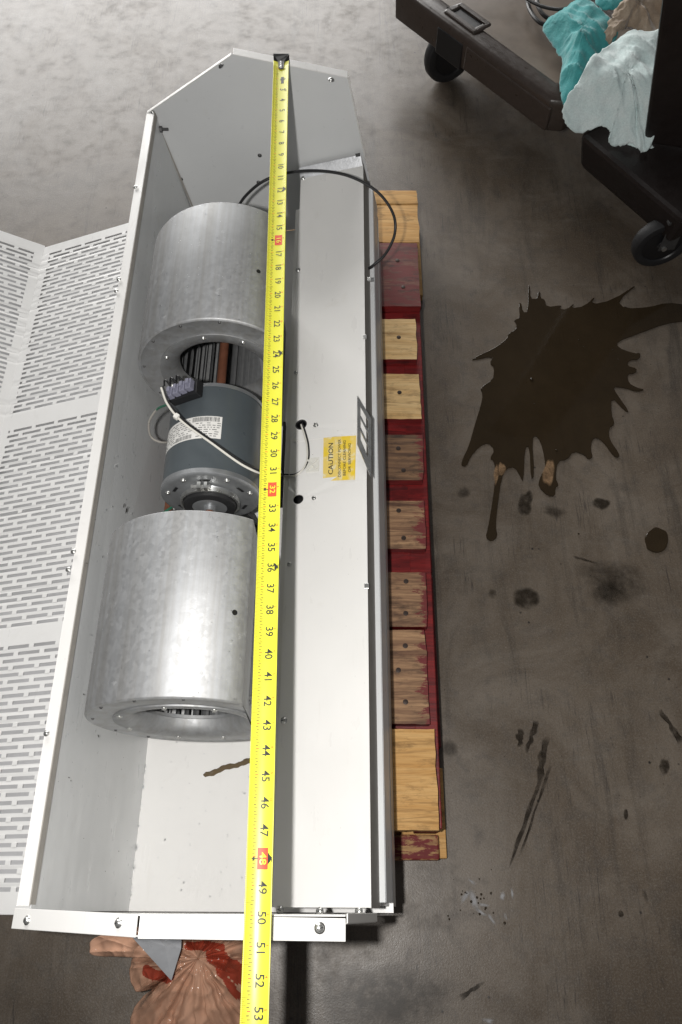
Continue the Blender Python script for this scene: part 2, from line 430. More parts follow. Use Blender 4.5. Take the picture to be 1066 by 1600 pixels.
M['glint'] = stain_mat('wet_scuff', (.42, .42, .43), .2, .8, .7)  # whitish patches: flash sparkle off the wet floor, put into the colour
def stain_or_glint(pts_px, m='stain', dz=.03, it=2):
    pl = chaikin([onz(x, y, FZ)[:2] for x, y in pts_px], it)
    mb_, fade = ringmesh(pl, lambda p, t, i_: FZ+dz, 6)
    o = obj('stain', mb_, M[m], floor)
    at = o.data.attributes.new('fade', 'FLOAT', 'POINT')
    # object vertices keep their order apart from merged doubles
    if len(o.data.vertices) == len(fade): at.data.foreach_set('value', fade)
    else: at.data.foreach_set('value', [1.0]*len(o.data.vertices))
    return o
def ell(cx_, cy_, rx, ry, n=14, rot=0, jag=.15):
    return [(cx_+(rx*math.cos(a)*math.cos(rot)-ry*math.sin(a)*math.sin(rot))*(1+random.uniform(-jag, jag)), cy_+(rx*math.cos(a)*math.sin(rot)+ry*math.sin(a)*math.cos(rot))*(1+random.uniform(-jag, jag))) for a in [2*math.pi*k/n for k in range(n)]]
def streak(a, b, w0, w1):
    n = 9; out = []; ret = []
    dx, dy = b[0]-a[0], b[1]-a[1]; ln = math.hypot(dx, dy); nx, ny = -dy/ln, dx/ln
    for k in range(n+1):
        t = k/n; wd = (w0+(w1-w0)*t)*random.uniform(.45, 1.4)/2; jj = random.uniform(-.12, .12)*(w0+w1); cxx = a[0]+dx*t+nx*jj; cyy = a[1]+dy*t+ny*jj
        out.append((cxx+nx*wd, cyy+ny*wd)); ret.append((cxx-nx*wd, cyy-ny*wd))
    return out+ret[::-1]
stain_or_glint(ell(822, 935, 24, 20)); stain_or_glint(ell(770, 928, 8, 9), 'stain_faint'); stain_or_glint(ell(702, 1170, 17, 16), 'stain_faint')
stain_or_glint(streak((855, 1150), (840, 1230), 16, 10)); stain_or_glint(streak((845, 1215), (795, 1358), 9, 5)); stain_or_glint(streak((860, 1192), (812, 1340), 10, 3))
stain_or_glint(streak((838, 1125), (822, 1178), 14, 5)); stain_or_glint(streak((815, 1138), (811, 1168), 12, 10))
stain_or_glint(streak((1030, 1108), (1066, 1160), 5, 12)); stain_or_glint(ell(1038, 1198, 9, 14)); stain_or_glint(ell(978, 1272, 4, 10))
stain_or_glint(streak((718, 1560), (758, 1533), 12, 4)); stain_or_glint(ell(1008, 1400, 4, 14, rot=-.3), 'stain_faint'); stain_or_glint(ell(970, 1428, 5, 6))
stain_or_glint(ell(955, 905, 62, 40, 20, .2, .35), 'stain_faint'); stain_or_glint(streak((895, 870), (935, 880), 4, 3))
stain_or_glint(ell(725, 770, 14, 9), 'stain_faint'); stain_or_glint(ell(940, 788, 15, 11, 12, 0, .3)); stain_or_glint(ell(822, 785, 12, 22, 12, .2, .3)); stain_or_glint(ell(865, 800, 20, 10, 12, .2, .4), 'stain_faint')
stain_or_glint(ell(955, 930, 30, 26, 14, .5, .35), 'stain_faint'); stain_or_glint(ell(600, 1560, 130, 60, 18, 0, .2), 'stain_faint')
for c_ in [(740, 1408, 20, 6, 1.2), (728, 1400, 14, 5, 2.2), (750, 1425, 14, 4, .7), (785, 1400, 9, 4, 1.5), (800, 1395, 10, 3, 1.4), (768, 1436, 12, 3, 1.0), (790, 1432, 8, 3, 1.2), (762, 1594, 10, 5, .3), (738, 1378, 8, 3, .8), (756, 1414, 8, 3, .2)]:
    stain_or_glint(ell(c_[0], c_[1], c_[2], c_[3], 12, c_[4], .35), 'glint', .05)

def puddle(name, outline_px, label, th=.09, it=1):
    pl = chaikin([onz(x, y, FZ)[:2] for x, y in outline_px], it)
    n = len(pl); tri = None
    z0, z1 = FZ+.005, FZ+.005+th
    mb_ = MB().add([(x, y, z1) for x, y in pl]+[(x, y, z0) for x, y in pl], [tuple(range(n))]+[(i_, (i_+1) % n, (i_+1) % n+n, i_+n) for i_ in range(n)])
    o = obj(name, mb_, M['puddle'], smooth=False); md = o.modifiers.new('bevel', 'BEVEL'); md.width = .06*I; md.segments = 3; md.limit_method = 'ANGLE'; md.angle_limit = math.radians(50)
    return tag(o, label, 'puddle')
M['tan'] = stain_mat('tan_film', (.27, .17, .095), .2, .9, .25)
for c_ in ((783, 735, 7, 12, .2), (857, 740, 10, 22, .15), (775, 742, 4, 16, .1)): stain_or_glint(ell(c_[0], c_[1], c_[2], c_[3], 12, c_[4], .25), 'tan', .115)
PZ = [(432,180),(434,70),(441,70),(443,125),(470,125),(475,95),(485,97),(484,122),(503,128),(508,160),(575,150),(560,165),(590,170),(625,140),(610,165),(665,155),(712,110),(690,150),(780,130),(895,55),(800,135),(830,165),(930,160),(1000,140),(1090,150),(1090,215),(1000,225),(880,270),(800,300),(800,325),(870,350),(895,345),(890,375),(850,375),(838,400),(880,410),(875,430),(840,435),(845,470),(880,490),(915,497),(880,507),(830,490),(780,485),(800,520),(850,590),(830,585),(775,525),(775,600),(790,640),(765,655),(765,700),(808,760),(805,777),(785,772),(745,715),(715,692),(695,705),(690,745),(700,775),(680,785),(665,765),(620,750),(595,785),(555,790),(545,860),(560,890),(545,900),(545,935),(515,935),(475,895),(480,860),(505,820),(500,770),(485,710),(465,685),(450,700),(460,850),(445,870),(440,730),(420,735),(415,880),(400,850),(380,815),(345,820),(325,860),(310,960),(300,1060),(310,1100),(285,1122),(258,1105),(270,1060),(290,940),(300,850),(295,790),(275,780),(298,745),(270,715),(235,730),(200,770),(180,815),(158,808),(165,780),(190,730),(215,640),(240,560),(248,515),(235,490),(290,455),(295,405),(275,390),(290,360),(205,378),(205,370),(300,325),(350,285),(350,268),(385,250),(385,225),(373,212),(400,205),(395,145),(405,140),(412,180)]
puddle('oily_puddle', [(660+x/2.6256, 420+y/2.6256) for x, y in PZ], 'large dark oily puddle with splashed fingers on the concrete')
puddle('oil_drop', ell(1026, 845, 19, 20, 18, 0, .09), 'small round dark oil spot right of the large puddle')
# glossy beads left by the splash
mb = MB()
for x, y, r in [(831, 592, .17), (905, 530, .06), (958, 545, .05), (870, 703, .1), (905, 833, .08), (835, 630, .05), (967, 560, .05), (912, 540, .04)]:
    p = onz(x, y, FZ+.2); mb.lathe([(0, r), (r*.5, r*.85), (r*.85, r*.5), (r, .01)], (p[0], p[1], FZ+.08), 'Z', 12)
for _ in range(26):
    x = random.gauss(745, 26); y = random.gauss(1408, 20); p = onz(x, y, FZ); rr_ = random.uniform(.02, .09)
    mb.lathe([(0, rr_), (rr_*.3, rr_*.8), (rr_*.45, rr_*.4), (rr_*.5, .01)], (p[0], p[1], FZ+.04), 'Z', 9)
for _ in range(70):
    p = onz(random.uniform(690, 1060), random.uniform(450, 1590), FZ); rr_ = random.uniform(.012, .035)
    mb.lathe([(0, rr_), (rr_*.4, rr_*.8), (rr_*.6, .01)], (p[0], p[1], FZ+.01), 'Z', 7)
o = obj('splash_beads', mb, M['puddle'], smooth=True); o['kind'] = 'stuff'; tag(o, 'tiny glossy beads of liquid scattered over the floor and the puddle', 'droplets')

# ------------------------------------------------------------------ the fan coil unit
A, B, C_, D = (-13.4, -36.7), (-7.4, -32.5), (.17, -34.1), (1.4, -40.5)
Fp, DL = (-11.7, -48.65), (-3.3, -41.7)
TL = math.radians(9.5)
AF_ = (-13.78, -36.7)     # the far end of the left rim stands a little further out
YN, YF = -.15, 50.05
unit = empty('fan_coil_unit', (-5, 25, -48.9))
tag(unit, 'long open white sheet metal fan coil cabinet with two blowers on the pallet', 'fan unit')
def lerp(a, b, t): return (a[0]+(b[0]-a[0])*t, a[1]+(b[1]-a[1])*t)
deck_d = Vector((D[0]-DL[0], 0, D[1]-DL[1])).normalized(); deck_n = Vector((-deck_d.z, 0, deck_d.x))
dn = np.array(deck_n); dp = np.array([D[0], 0, D[1]])
def ondeck(x, y, up_=0.0):
    p = Vector(onplane(x, y, dp, dn)); return p+deck_n*up_
wall_d = Vector((Fp[0]-A[0], 0, Fp[1]-A[1])).normalized(); wall_n = Vector((-wall_d.z, 0, wall_d.x))
wn = np.array(wall_n); wp = np.array([A[0]+.45, 0, A[1]])
def onwall(x, y, up_=0.0): return Vector(onplane(x, y, wp, wn))+wall_n*up_
pan_d = Vector((math.cos(TL), 0, math.sin(TL))); pan_n = Vector((-pan_d.z, 0, pan_d.x))
pp = np.array([Fp[0], 0, Fp[1]]); pn = np.array(pan_n)
def onpan(x, y, up_=0.0): return Vector(onplane(x, y, pp, pn))+pan_n*up_
FR = (2.75, Fp[1]+(2.75-Fp[0])*math.tan(TL))

# left wall with its folded rim
a_in = (A[0]+.45, A[1]-.05)
def skew(m_):
    m_.v = [(x+(AF_[0]-A[0])*max(0, min(1, (y-YN)/(YF-YN)))*max(0, min(1, (z-Fp[1])/(A[1]-Fp[1]))), y, z) for x, y, z in m_.v]; return m_
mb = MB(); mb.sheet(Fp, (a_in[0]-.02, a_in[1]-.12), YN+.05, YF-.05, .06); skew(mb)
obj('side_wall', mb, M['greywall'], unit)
mb = MB(); mb.prism([(A[0]-.1, A[1]-.02), (A[0]+.42, A[1]+.12), (A[0]+.44, A[1]+.05), (A[0]-.08, A[1]-.09)], YN+.25, YF-.1)
mb.sheet((A[0]-.1, A[1]-.02), (A[0]-.08+.16, A[1]-1.3), YN+.25, YF-.1, -.05)
obj('rim_flange', skew(mb), M['white2'], unit, bevel=.02)
mb = MB(); mb.sheet((A[0]+.43, A[1]+.10), (A[0]+.50, A[1]-.32), YN+.3, YF-.15, .045)
obj('rim_gasket', skew(mb), M['gasket'], unit)
# floor of the box
mb = MB(); mb.sheet(Fp, FR, YN+.05, YF-.05, -.06); obj('floor_pan', mb, M['white2'], unit)
# ends
def end_panel(y, t):
    m_ = MB(); m_.prism([(A[0]-.02, A[1]), (B[0], B[1]), (C_[0], C_[1]), (D[0]+.12, D[1]), FR, (Fp[0]-.02, Fp[1]-.02)], y, y+t); return m_
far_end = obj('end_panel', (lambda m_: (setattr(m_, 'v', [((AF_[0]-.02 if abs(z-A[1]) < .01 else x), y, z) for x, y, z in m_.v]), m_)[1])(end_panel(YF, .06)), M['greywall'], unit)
near_end = obj('end_panel', end_panel(YN-.06, .06), M['white2'], unit)
def flange(a, b, y0, y1, t=.07, mat='white2', name='end_flange', drop=.0, lip=0):
    d = Vector((b[0]-a[0], b[1]-a[1])).normalized(); n = Vector((-d.y, d.x))
    m_ = MB(); m_.prism([a, b, (b[0]+n.x*t, b[1]+n.y*t), (a[0]+n.x*t, a[1]+n.y*t)], y0, y1)
    if lip:
        yy = y0 if lip < 0 else y1
        m_.prism([(a[0], a[1]), (b[0], b[1]), (b[0]-n.x*.35, b[1]-n.y*.35), (a[0]-n.x*.35, a[1]-n.y*.35)], yy-.03, yy+.03)
    return obj(name, m_, M[mat], unit, bevel=.02)
flange(lerp(AF_, B, -.015), lerp(AF_, B, .995), YF-.12, YF+.16, .06, 'white')
flange(lerp(B, C_, .006), lerp(B, C_, 1.0), YF-.05, YF+.62, .06, 'white2', lip=1)
flange((C_[0]+.02, C_[1]+.02), (D[0]+.14, D[1]), YF-.02, YF+.12, .06, 'white')
def skew_flange(a, b, ya, yb, t=.07):
    d = Vector((b[0]-a[0], b[1]-a[1])).normalized(); n = Vector((-d.y, d.x)); m_ = MB()
    def q_(p, y, h): return (p[0]+n.x*h, y, p[1]+n.y*h)
    m_.hexa([q_(a, ya[0], 0), q_(b, yb[0], 0), q_(b, yb[1], 0), q_(a, ya[1], 0), q_(a, ya[0], t), q_(b, yb[0], t), q_(b, yb[1], t), q_(a, ya[1], t)])
    m_.hexa([q_(a, ya[0]+.02, -.4), q_(b, yb[0]+.02, -.4), q_(b, yb[0]+.08, -.4), q_(a, ya[0]+.08, -.4), q_(a, ya[0]+.02, -.002), q_(b, yb[0]+.02, -.002), q_(b, yb[0]+.08, -.002), q_(a, ya[0]+.08, -.002)])
    return obj('end_flange', m_, M['white2'], unit, bevel=.02)
skew_flange(lerp(A, B, -.03), lerp(A, B, .992), (-.74, .02), (-.92, -.16))
skew_flange(lerp(B, C_, .003), C_, (-.95, -.17), (-1.06, -.27))
flange((C_[0]+.04, C_[1]-.05), (D[0]+.2, D[1]-.05), YN-.3, YN+.05, .06, 'white', lip=-1)

# deck (raised cover over the coil) with two real holes
def deck_uv(u, y, up_=0.0): return tuple(Vector((DL[0], y, DL[1]))+deck_d*u+deck_n*up_)
DW = math.hypot(D[0]-DL[0], D[1]-DL[1])
def deck_u(p): return (Vector(p)-Vector((DL[0], p[1], DL[1]))).dot(deck_d)
h1 = ondeck(471, 664); h2 = ondeck(466, 780); hr = .36
Y0D, Y1D = .12, 49.25
mb = MB()
def strip(y0, y1): mb.add([deck_uv(0, y0), deck_uv(DW, y0), deck_uv(DW, y1), deck_uv(0, y1)], [(0, 1, 2, 3)])
def holed(y0, y1, uc, yc, r, n=32):
    k = []; 
    for j in range(n):
        q = 2*math.pi*(j+.5)/n; c, s_ = math.cos(q), math.sin(q)
        tx = ((DW-uc)/c if c > 0 else -uc/c) if abs(c) > 1e-6 else 1e9
        ty = ((y1-yc)/s_ if s_ > 0 else (y0-yc)/s_) if abs(s_) > 1e-6 else 1e9
        t = min(tx, ty); k.append((deck_uv(uc+c*r, yc+s_*r), [uc+c*t, yc+s_*t], deck_uv(uc+c*r, yc+s_*r, -.06)))
    cor = [(DW, y1), (0, y1), (0, y0), (DW, y0)]
    for c0 in cor:   # pull nearest perimeter point onto each corner
        b_ = min(k, key=lambda e: (e[1][0]-c0[0])**2+(e[1][1]-c0[1])**2); b_[1][0], b_[1][1] = c0
    vs = [e[0] for e in k]+[deck_uv(*e[1]) for e in k]+[e[2] for e in k]
    mb.add(vs, [(j, (j+1) % n, n+(j+1) % n, n+j) for j in range(n)]+[(j, 2*n+j, 2*n+(j+1) % n, (j+1) % n) for j in range(n)])
cuts = sorted([(h1.y, deck_u(h1)), (h2.y, deck_u(h2))])
strip(Y0D, cuts[0][0]-1.2); holed(cuts[0][0]-1.2, cuts[0][0]+1.2, cuts[0][1], cuts[0][0], hr)
strip(cuts[0][0]+1.2, cuts[1][0]-1.2); holed(cuts[1][0]-1.2, cuts[1][0]+1.2, cuts[1][1], cuts[1][0], hr); strip(cuts[1][0]+1.2, Y1D)
# folded left edge and end tabs
lw = Vector((-deck_n.x, 0, -deck_n.z))
bot = Vector((DL[0], 0, DL[1]))+lw*5.9
for (q0, q1) in (((DL[0], DL[1]), (bot.x, bot.z)),):
    mb.add([(q0[0], Y0D, q0[1]), (q0[0], Y1D, q0[1]), (q1[0], Y1D, q1[1]), (q1[0], Y0D, q1[1])], [(0, 1, 2, 3)])
deck = obj('coil_cover', mb, M['white2'], unit, bevel=.03)
md = deck.modifiers.new('thickness', 'SOLIDIFY'); md.thickness = .05*I; md.offset = 1
mb = MB(); e0 = Vector((DL[0], 0, DL[1]))
mb.hexa([tuple(Vector(deck_uv(-.02, Y0D, -.16))+lw*0), tuple(Vector(deck_uv(-.32, Y0D, -.16))), deck_uv(-.32, Y1D-3, -.16), deck_uv(-.02, Y1D-3, -.16), deck_uv(-.02, Y0D, -.11), deck_uv(-.32, Y0D, -.11), deck_uv(-.32, Y1D-3, -.11), deck_uv(-.02, Y1D-3, -.11)])
obj('cover_lip', mb, M['white'], unit)
# far end tab of the cover with its strip of foil tape
mb = MB(); mb.hexa([deck_uv(.02, Y1D, .0), deck_uv(DW-.05, Y1D, .0), deck_uv(DW-.05, Y1D+.05, .0), deck_uv(.02, Y1D+.05, .0), deck_uv(.02, YF-.3, .62), deck_uv(DW-.05, YF-.3, .62), deck_uv(DW-.05, YF-.24, .62), deck_uv(.02, YF-.24, .62)])
obj('cover_end_tab', mb, M['foil'], unit)
mb = MB(); mb.hexa([deck_uv(DW-.42, YF-.36, .1), deck_uv(DW-.08, YF-.36, .1), deck_uv(DW-.08, YF-.3, .1), deck_uv(DW-.42, YF-.3, .1), deck_uv(DW-.42, YF-.36, .8), deck_uv(DW-.08, YF-.36, .8), deck_uv(DW-.08, YF-.3, .8), deck_uv(DW-.42, YF-.3, .8)])
obj('corner_clip', mb, M['dkmetal'], unit)
# black cups that stand for the shade inside below the holes
for h in (h1, h2):
    mb = MB(); n_ = deck_n
    p = h-n_*1.1; u_ = deck_d
    pts = [tuple(p+u_*math.cos(2*math.pi*k/24)*.5+Vector((0, 1, 0))*math.sin(2*math.pi*k/24)*.5) for k in range(24)]
    pts2 = [tuple(h-n_*.08+u_*math.cos(2*math.pi*k/24)*.5+Vector((0, 1, 0))*math.sin(2*math.pi*k/24)*.5) for k in range(24)]
    mb.add(pts+pts2, [tuple(range(24))]+[(k, (k+1) % 24, (k+1) % 24+24, k+24) for k in range(24)])
    obj('hole_sleeve', mb, M['black'], unit)
def ring(c, n, R_, r, seg=28, k=8):
    n = Vector(n).normalized(); a = n.orthogonal().normalized(); b = n.cross(a); m_ = MB(); pts = []
    for i_ in range(seg):
        q = 2*math.pi*i_/seg; d = a*math.cos(q)+b*math.sin(q)
        for j in range(k):
            t = 2*math.pi*j/k; pts.append(tuple(Vector(c)+d*(R_+r*math.cos(t))+n*r*math.sin(t)))
    m_.add(pts, [(i_*k+j, ((i_+1) % seg)*k+j, ((i_+1) % seg)*k+(j+1) % k, i_*k+(j+1) % k) for i_ in range(seg) for j in range(k)]); return m_
obj('grommet', ring(h1, deck_n, hr-.02, .06), M['rubber'], unit, smooth=True)

# right-hand side of the body
sd = Vector((FR[0]-D[0], 0, FR[1]-D[1])).normalized()
def side(t, out=0.0): return (D[0]+sd.x*t+(-sd.z)*out, D[1]+sd.z*t+sd.x*out)
SL = math.hypot(FR[0]-D[0], FR[1]-D[1])
mb = MB(); mb.sheet(side(.03, -.03), side(2.3, -.03), .1, 49.6, -.04); obj('side_wall', mb, M['gasket'], unit)
mb = MB(); mb.prism([side(2.2, -.05), side(2.2, .26), side(2.32, .26), side(2.32, -.05)], .35, 49.4)
mb.prism([side(2.32, .22), side(2.32, .28), side(4.0, .28), side(4.0, .22)], .35, 49.4)
obj('drain_flange', mb, M['greywall'], unit, bevel=.02)
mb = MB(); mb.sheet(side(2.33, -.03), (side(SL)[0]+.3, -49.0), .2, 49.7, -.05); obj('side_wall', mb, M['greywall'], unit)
# slotted cover plate bent up from the cover's right edge
q = [ondeck(580, 655, .02), ondeck(580, 748, .02), ondeck(561, 701, .0), ondeck(561, 626, .0)]
q = [Vector(p) for p in q]; q[2] += deck_n*.5; q[3] += deck_n*.5
def quad_at(s_, t, up_=0): return q[0].lerp(q[1], s_).lerp(q[3].lerp(q[2], s_), t)
pn_ = (q[1]-q[0]).cross(q[3]-q[0]).normalized()
if pn_.z < 0: pn_ = -pn_
mb = MB(); us = [0, .28, .42, .56, .70, 1]; ts = [0, .22, .8, 1]
us = [0, .12, .30, .36, .54, .60, .78, 1]
for i_ in range(len(us)-1):
    for j in range(3):
        if j == 1 and i_ in (1, 3, 5) : continue
        c4 = [quad_at(us[i_], ts[j]), quad_at(us[i_+1], ts[j]), quad_at(us[i_+1], ts[j+1]), quad_at(us[i_], ts[j+1])]
        mb.hexa([tuple(p) for p in c4]+[tuple(p+pn_*.05) for p in c4])
obj('slotted_plate', mb, M['zinc'], unit)

# screws
def screw_mesh(r=.13):
    m_ = MB(); m_.lathe([(-.02, r*1.45), (.025, r*1.45), (.03, r*1.0), (.1, r*.96), (.125, r*.7), (.125, .001)], (0, 0, 0), 'Z', 14)
    m_.box((-r*.7, -r*.13, .118), (r*.7, r*.13, .132), 1); return m_
_sm = {}
def screw(p, n, parent=unit, name='screw', mat='zinc', s=1.0):
    if (name, mat) not in _sm:
        m_ = screw_mesh(); me = bpy.data.meshes.new(name); me.from_pydata([(x*I, y*I, z*I) for x, y, z in m_.v], [], m_.f)
        me.materials.append(M[mat]); me.materials.append(M['dkmetal']); me.polygons.foreach_set('material_index', m_.m)
        me.polygons.foreach_set('use_smooth', [len(f) == 4 for f in m_.f]); _sm[(name, mat)] = me
    o = link(name, _sm[(name, mat)], Vector((p[0]*I, p[1]*I, (p[2]+HZ)*I)), parent)
    o.rotation_mode = 'QUATERNION'; o.rotation_quaternion = Vector((0, 0, 1)).rotation_difference(Vector(n)) @ Matrix.Rotation(random.uniform(0, 3), 3, 'Z').to_quaternion(); o.scale = (s,)*3; return o
for x, y in [(463, 583), (453, 882), (444, 1126), (494, 664), (491, 779), (438, 1422), (500, 1424), (561, 1424), (474, 279), (466, 422)]:
    screw(ondeck(x, y, .02), deck_n, s=1.0)
for x, y in [(509, 679), (507, 759), (546, 528), (567, 1098)]: screw(ondeck(x, y, -.06), deck_n, s=.4, mat='dkmetal', name='rivet')
screw(ondeck(482, 1012, -.05), deck_n, s=.45, mat='rust', name='rust_spot')
bc_n = Vector((-(C_[1]-B[1]), 0, C_[0]-B[0])).normalized(); ab_n = Vector((-(B[1]-A[1]), 0, B[0]-A[0])).normalized()
def onrim(x, y, a, nn, up_): return Vector(onplane(x, y, np.array([a[0], 0, a[1]]), np.array(nn)))+nn*up_
screw(onrim(45, 1438, A, ab_n, .07), ab_n); screw(onrim(188, 1442, A, ab_n, .07), ab_n); screw(onrim(499, 1450, C_, bc_n, .07), bc_n, s=1.15)
screw(onrim(517, 126, C_, bc_n, .06), bc_n); screw(onrim(346, 104, A, ab_n, .04), ab_n, mat='dkmetal', name='bolt')
rim_n = Vector((-.26, 0, .965))
for x, y in [(212, 293), (186, 437), (182, 455), (115, 862), (107, 890), (73, 1146), (239, 176)]:
    screw(Vector(onplane(x, y, np.array([A[0], 0, A[1]+.08]), np.array([0, 0, 1.0])))+Vector((0, 0, .03)), rim_n, s=.75)
# clips along the cover's right edge
for x, y in [(577, 437), (570, 527), (573, 916)]:
    p = ondeck(x, y, .03); mb = MB(); mb.box((p.x-.12, p.y-.16, p.z-.05), (p.x+.14, p.y+.16, p.z+.05)); obj('edge_clip', mb, M['zinc'], unit, bevel=.02)
# bolts inside the far left corner, seam strip
mb = MB(); pc = ony(251, 202, YF-.3); mb.lathe([(-.1, .22), (.12, .22)], pc, 'X', 6, close=True); mb.lathe([(.1, .11), (.55, .11)], pc, 'X', 10, close=True)
obj('corner_bolt', mb, M['dkmetal'], unit)
mb = MB(); mb.tube([ony(247, 195, YF-.12), ony(300, 321, YF-.12), ony(318, 362, YF-.12)], .07, 6); obj('corner_seam', mb, M['gasket'], unit, smooth=True)
for x, y in [(283, 280), (406, 243), (404, 285), (512, 275)]:
    p = ony(x, y, YF-.05); screw(p, (0, -1, 0), s=.8, mat='dkmetal', name='rivet')

# ------------------------------------------------------------------ blowers
XC, ZC, BR, CLX = -7.26, -38.2, 4.9, -4.35
def blower(y0, y1, label):
    """y0 near face, y1 far face"""
    cc = (XC, 0, ZC); m_ = MB()
    m_.lathe([(y1, 2.6), (y1, BR-.08), (y1-.07, BR), (y0+.10, BR), (y0+.03, BR-.05), (y0, BR-.16), (y0+.05, BR-.22), (y0+.05, 3.42)], cc, 'Y', 96, clampx=CLX)
    # inside skin so that the shell has thickness
    m_.lathe([(y0+.1, 3.42), (y0+.1, BR-.1), (y1-.1, BR-.1), (y1-.1, 2.6)], cc, 'Y', 96, clampx=CLX-.06)
    # discharge neck leading down to the coil cover
    m_.hexa([(CLX-.6, y0+.5, -44.6), (CLX+.22, y0+.5, -44.6), (CLX+.22, y1-.5, -44.6), (CLX-.6, y1-.5, -44.6), (CLX-.6, y0+.5, -36.2), (CLX+.1, y0+.5, -42.2), (CLX+.1, y1-.5, -42.2), (CLX-.6, y1-.5, -36.2)])
    h = obj('blower_housing', m_, M['galv'], unit, smooth=True, auto=40); h['label'] = label
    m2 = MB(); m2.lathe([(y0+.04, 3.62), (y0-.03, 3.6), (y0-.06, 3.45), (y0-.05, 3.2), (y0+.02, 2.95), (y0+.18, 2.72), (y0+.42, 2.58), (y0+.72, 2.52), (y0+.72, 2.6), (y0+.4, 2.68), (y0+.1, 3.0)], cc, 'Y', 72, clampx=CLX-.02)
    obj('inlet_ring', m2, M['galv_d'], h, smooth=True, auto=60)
    for k, a in enumerate((200, 152, 100, 62, 250, 290)):
        q_ = math.radians(a); p = (XC+3.38*math.cos(q_), y0-.07, ZC+3.38*math.sin(q_))
        if p[0] < CLX: screw(p, (0, -1, 0), h, s=.7)
    for a in (172, 140, 112, 84, 206, 232):
        q_ = math.radians(a); screw((XC+4.55*math.cos(q_), y0+.04, ZC+4.55*math.sin(q_)), (0, -1, 0), h, name='rivet', mat='dkmetal', s=.45)
    # wheel
    bl = MB(); 
    for sgn in (0,):
        prof = [(2.78, 0), (2.95, .05), (3.12, .14), (3.26, .27)]
        vs = []
        for r_, t_ in prof:
            vs += [(r_, -.02, t_), (r_, 1.0, t_), (r_+.01, -.02, t_+.03), (r_+.01, 1.0, t_+.03)]
        fs = []
        for k in range(3):
            a_ = k*4; b_ = a_+4; fs += [(a_, a_+1, b_+1, b_), (a_+2, b_+2, b_+3, a_+3)]
        bl.add(vs, fs)
    ln = (y1-.5)-(y0+.85)
    me = bpy.data.meshes.new('blade'); me.from_pydata([(x*I, y*ln*I, z*I) for x, y, z in bl.v], [], bl.f); me.materials.append(M['galv_d'])
    for k in range(40):
        o_ = link('blade', me, Vector((XC*I, (y0+.85)*I, (ZC+HZ)*I)), h); o_.rotation_euler = (0, 2*math.pi*k/40, 0)
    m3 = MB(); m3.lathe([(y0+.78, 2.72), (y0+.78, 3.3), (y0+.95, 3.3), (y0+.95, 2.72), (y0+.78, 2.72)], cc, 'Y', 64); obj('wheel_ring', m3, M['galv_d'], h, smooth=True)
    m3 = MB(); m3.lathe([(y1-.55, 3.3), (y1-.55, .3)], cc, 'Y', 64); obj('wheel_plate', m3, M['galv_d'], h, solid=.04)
    m3 = MB(); m3.lathe([(y0-.6 if y0 > 20 else y0+1.5, .27), (y1-.3, .27)], cc, 'Y', 16, close=True); obj('wheel_shaft', m3, M['rust'], h, smooth=True)
    return h
b1 = blower(28.55, 37.45, 'far galvanised blower drum beside the end panel')
b2 = blower(7.98, 16.95, 'near galvanised blower drum')
for h, (x, y) in ((b1, (404, 424)), (b2, (367, 957))):
    d = ray(x, y); 
    # hit the drum
    a_ = d[0]**2+d[2]**2; bb = -2*(d[0]*XC+d[2]*ZC); c2 = XC**2+ZC**2-BR**2; t = (-bb-math.sqrt(bb*bb-4*a_*c2))/(2*a_)
    p = d*t; n_ = Vector((p[0]-XC, 0, p[2]-ZC)).normalized(); m_ = ring(Vector(p), n_, .1, .035, 16, 6)
    u1 = n_.orthogonal().normalized(); u2 = n_.cross(u1)
    m_.add([tuple(Vector(p)+n_*.012+u1*.1*math.cos(k)+u2*.1*math.sin(k)) for k in [2*math.pi*j/12 for j in range(12)]], [tuple(range(12))])
    obj('access_hole', m_, M['black'], h)

# ------------------------------------------------------------------ motor
MR = 2.66; MY0, MY1 = 20.2, 25.95
cc = (XC, 0, ZC); mb = MB()
mb.lathe([(MY0+.28, MR-.03), (MY0+.28, MR), (MY1-.22, MR), (MY1-.22, MR-.03)], cc, 'Y', 72)
motor = obj('motor', mb, M['motor'], unit, smooth=True); motor['label'] = 'blue grey cylindrical motor between the blowers'
mb = MB(); mb.lathe([(MY0+.32, MR+.04), (MY0+.06, MR+.06), (MY0, MR-.02), (MY0-.03, MR-.25), (MY0-.06, 1.75), (MY0-.1, 1.55), (MY0-.32, 1.42), (MY0-.34, .4)], cc, 'Y', 72); bell = obj('end_bell', mb, M['bell'], motor, smooth=True, auto=30)
mb = MB(); mb.lathe([(MY1-.25, MR+.03), (MY1-.02, MR+.03), (MY1+.05, MR-.1), (MY1+.1, 1.4), (MY1+.35, 1.3), (MY1+.35, .3)], cc, 'Y', 72); obj('end_bell', mb, M['bell'], motor, smooth=True)
mb = MB(); mb.lathe([(MY0-.3, 1.45), (MY0-.62, 1.42), (MY0-.66, 1.3), (MY0-.66, .95), (MY0-.58, .92)], cc, 'Y', 48); obj('rubber_ring', mb, M['rubber'], motor, smooth=True, auto=50)
mb = MB(); mb.lathe([(MY0-.5, 1.0), (MY0-.62, .98), (MY0-.66, .9), (MY0-.62, .35), (MY0-.9, .33), (MY0-.9, .2)], cc, 'Y', 40); obj('hub', mb, M['bell'], motor, smooth=True, auto=40)
mb = MB(); mb.lathe([(16.6, .25), (MY0-.3, .25)], cc, 'Y', 20, close=True); mb.lathe([(MY1+.2, .25), (28.2, .25)], cc, 'Y', 20, close=True); obj('shaft', mb, M['rust'], motor, smooth=True)
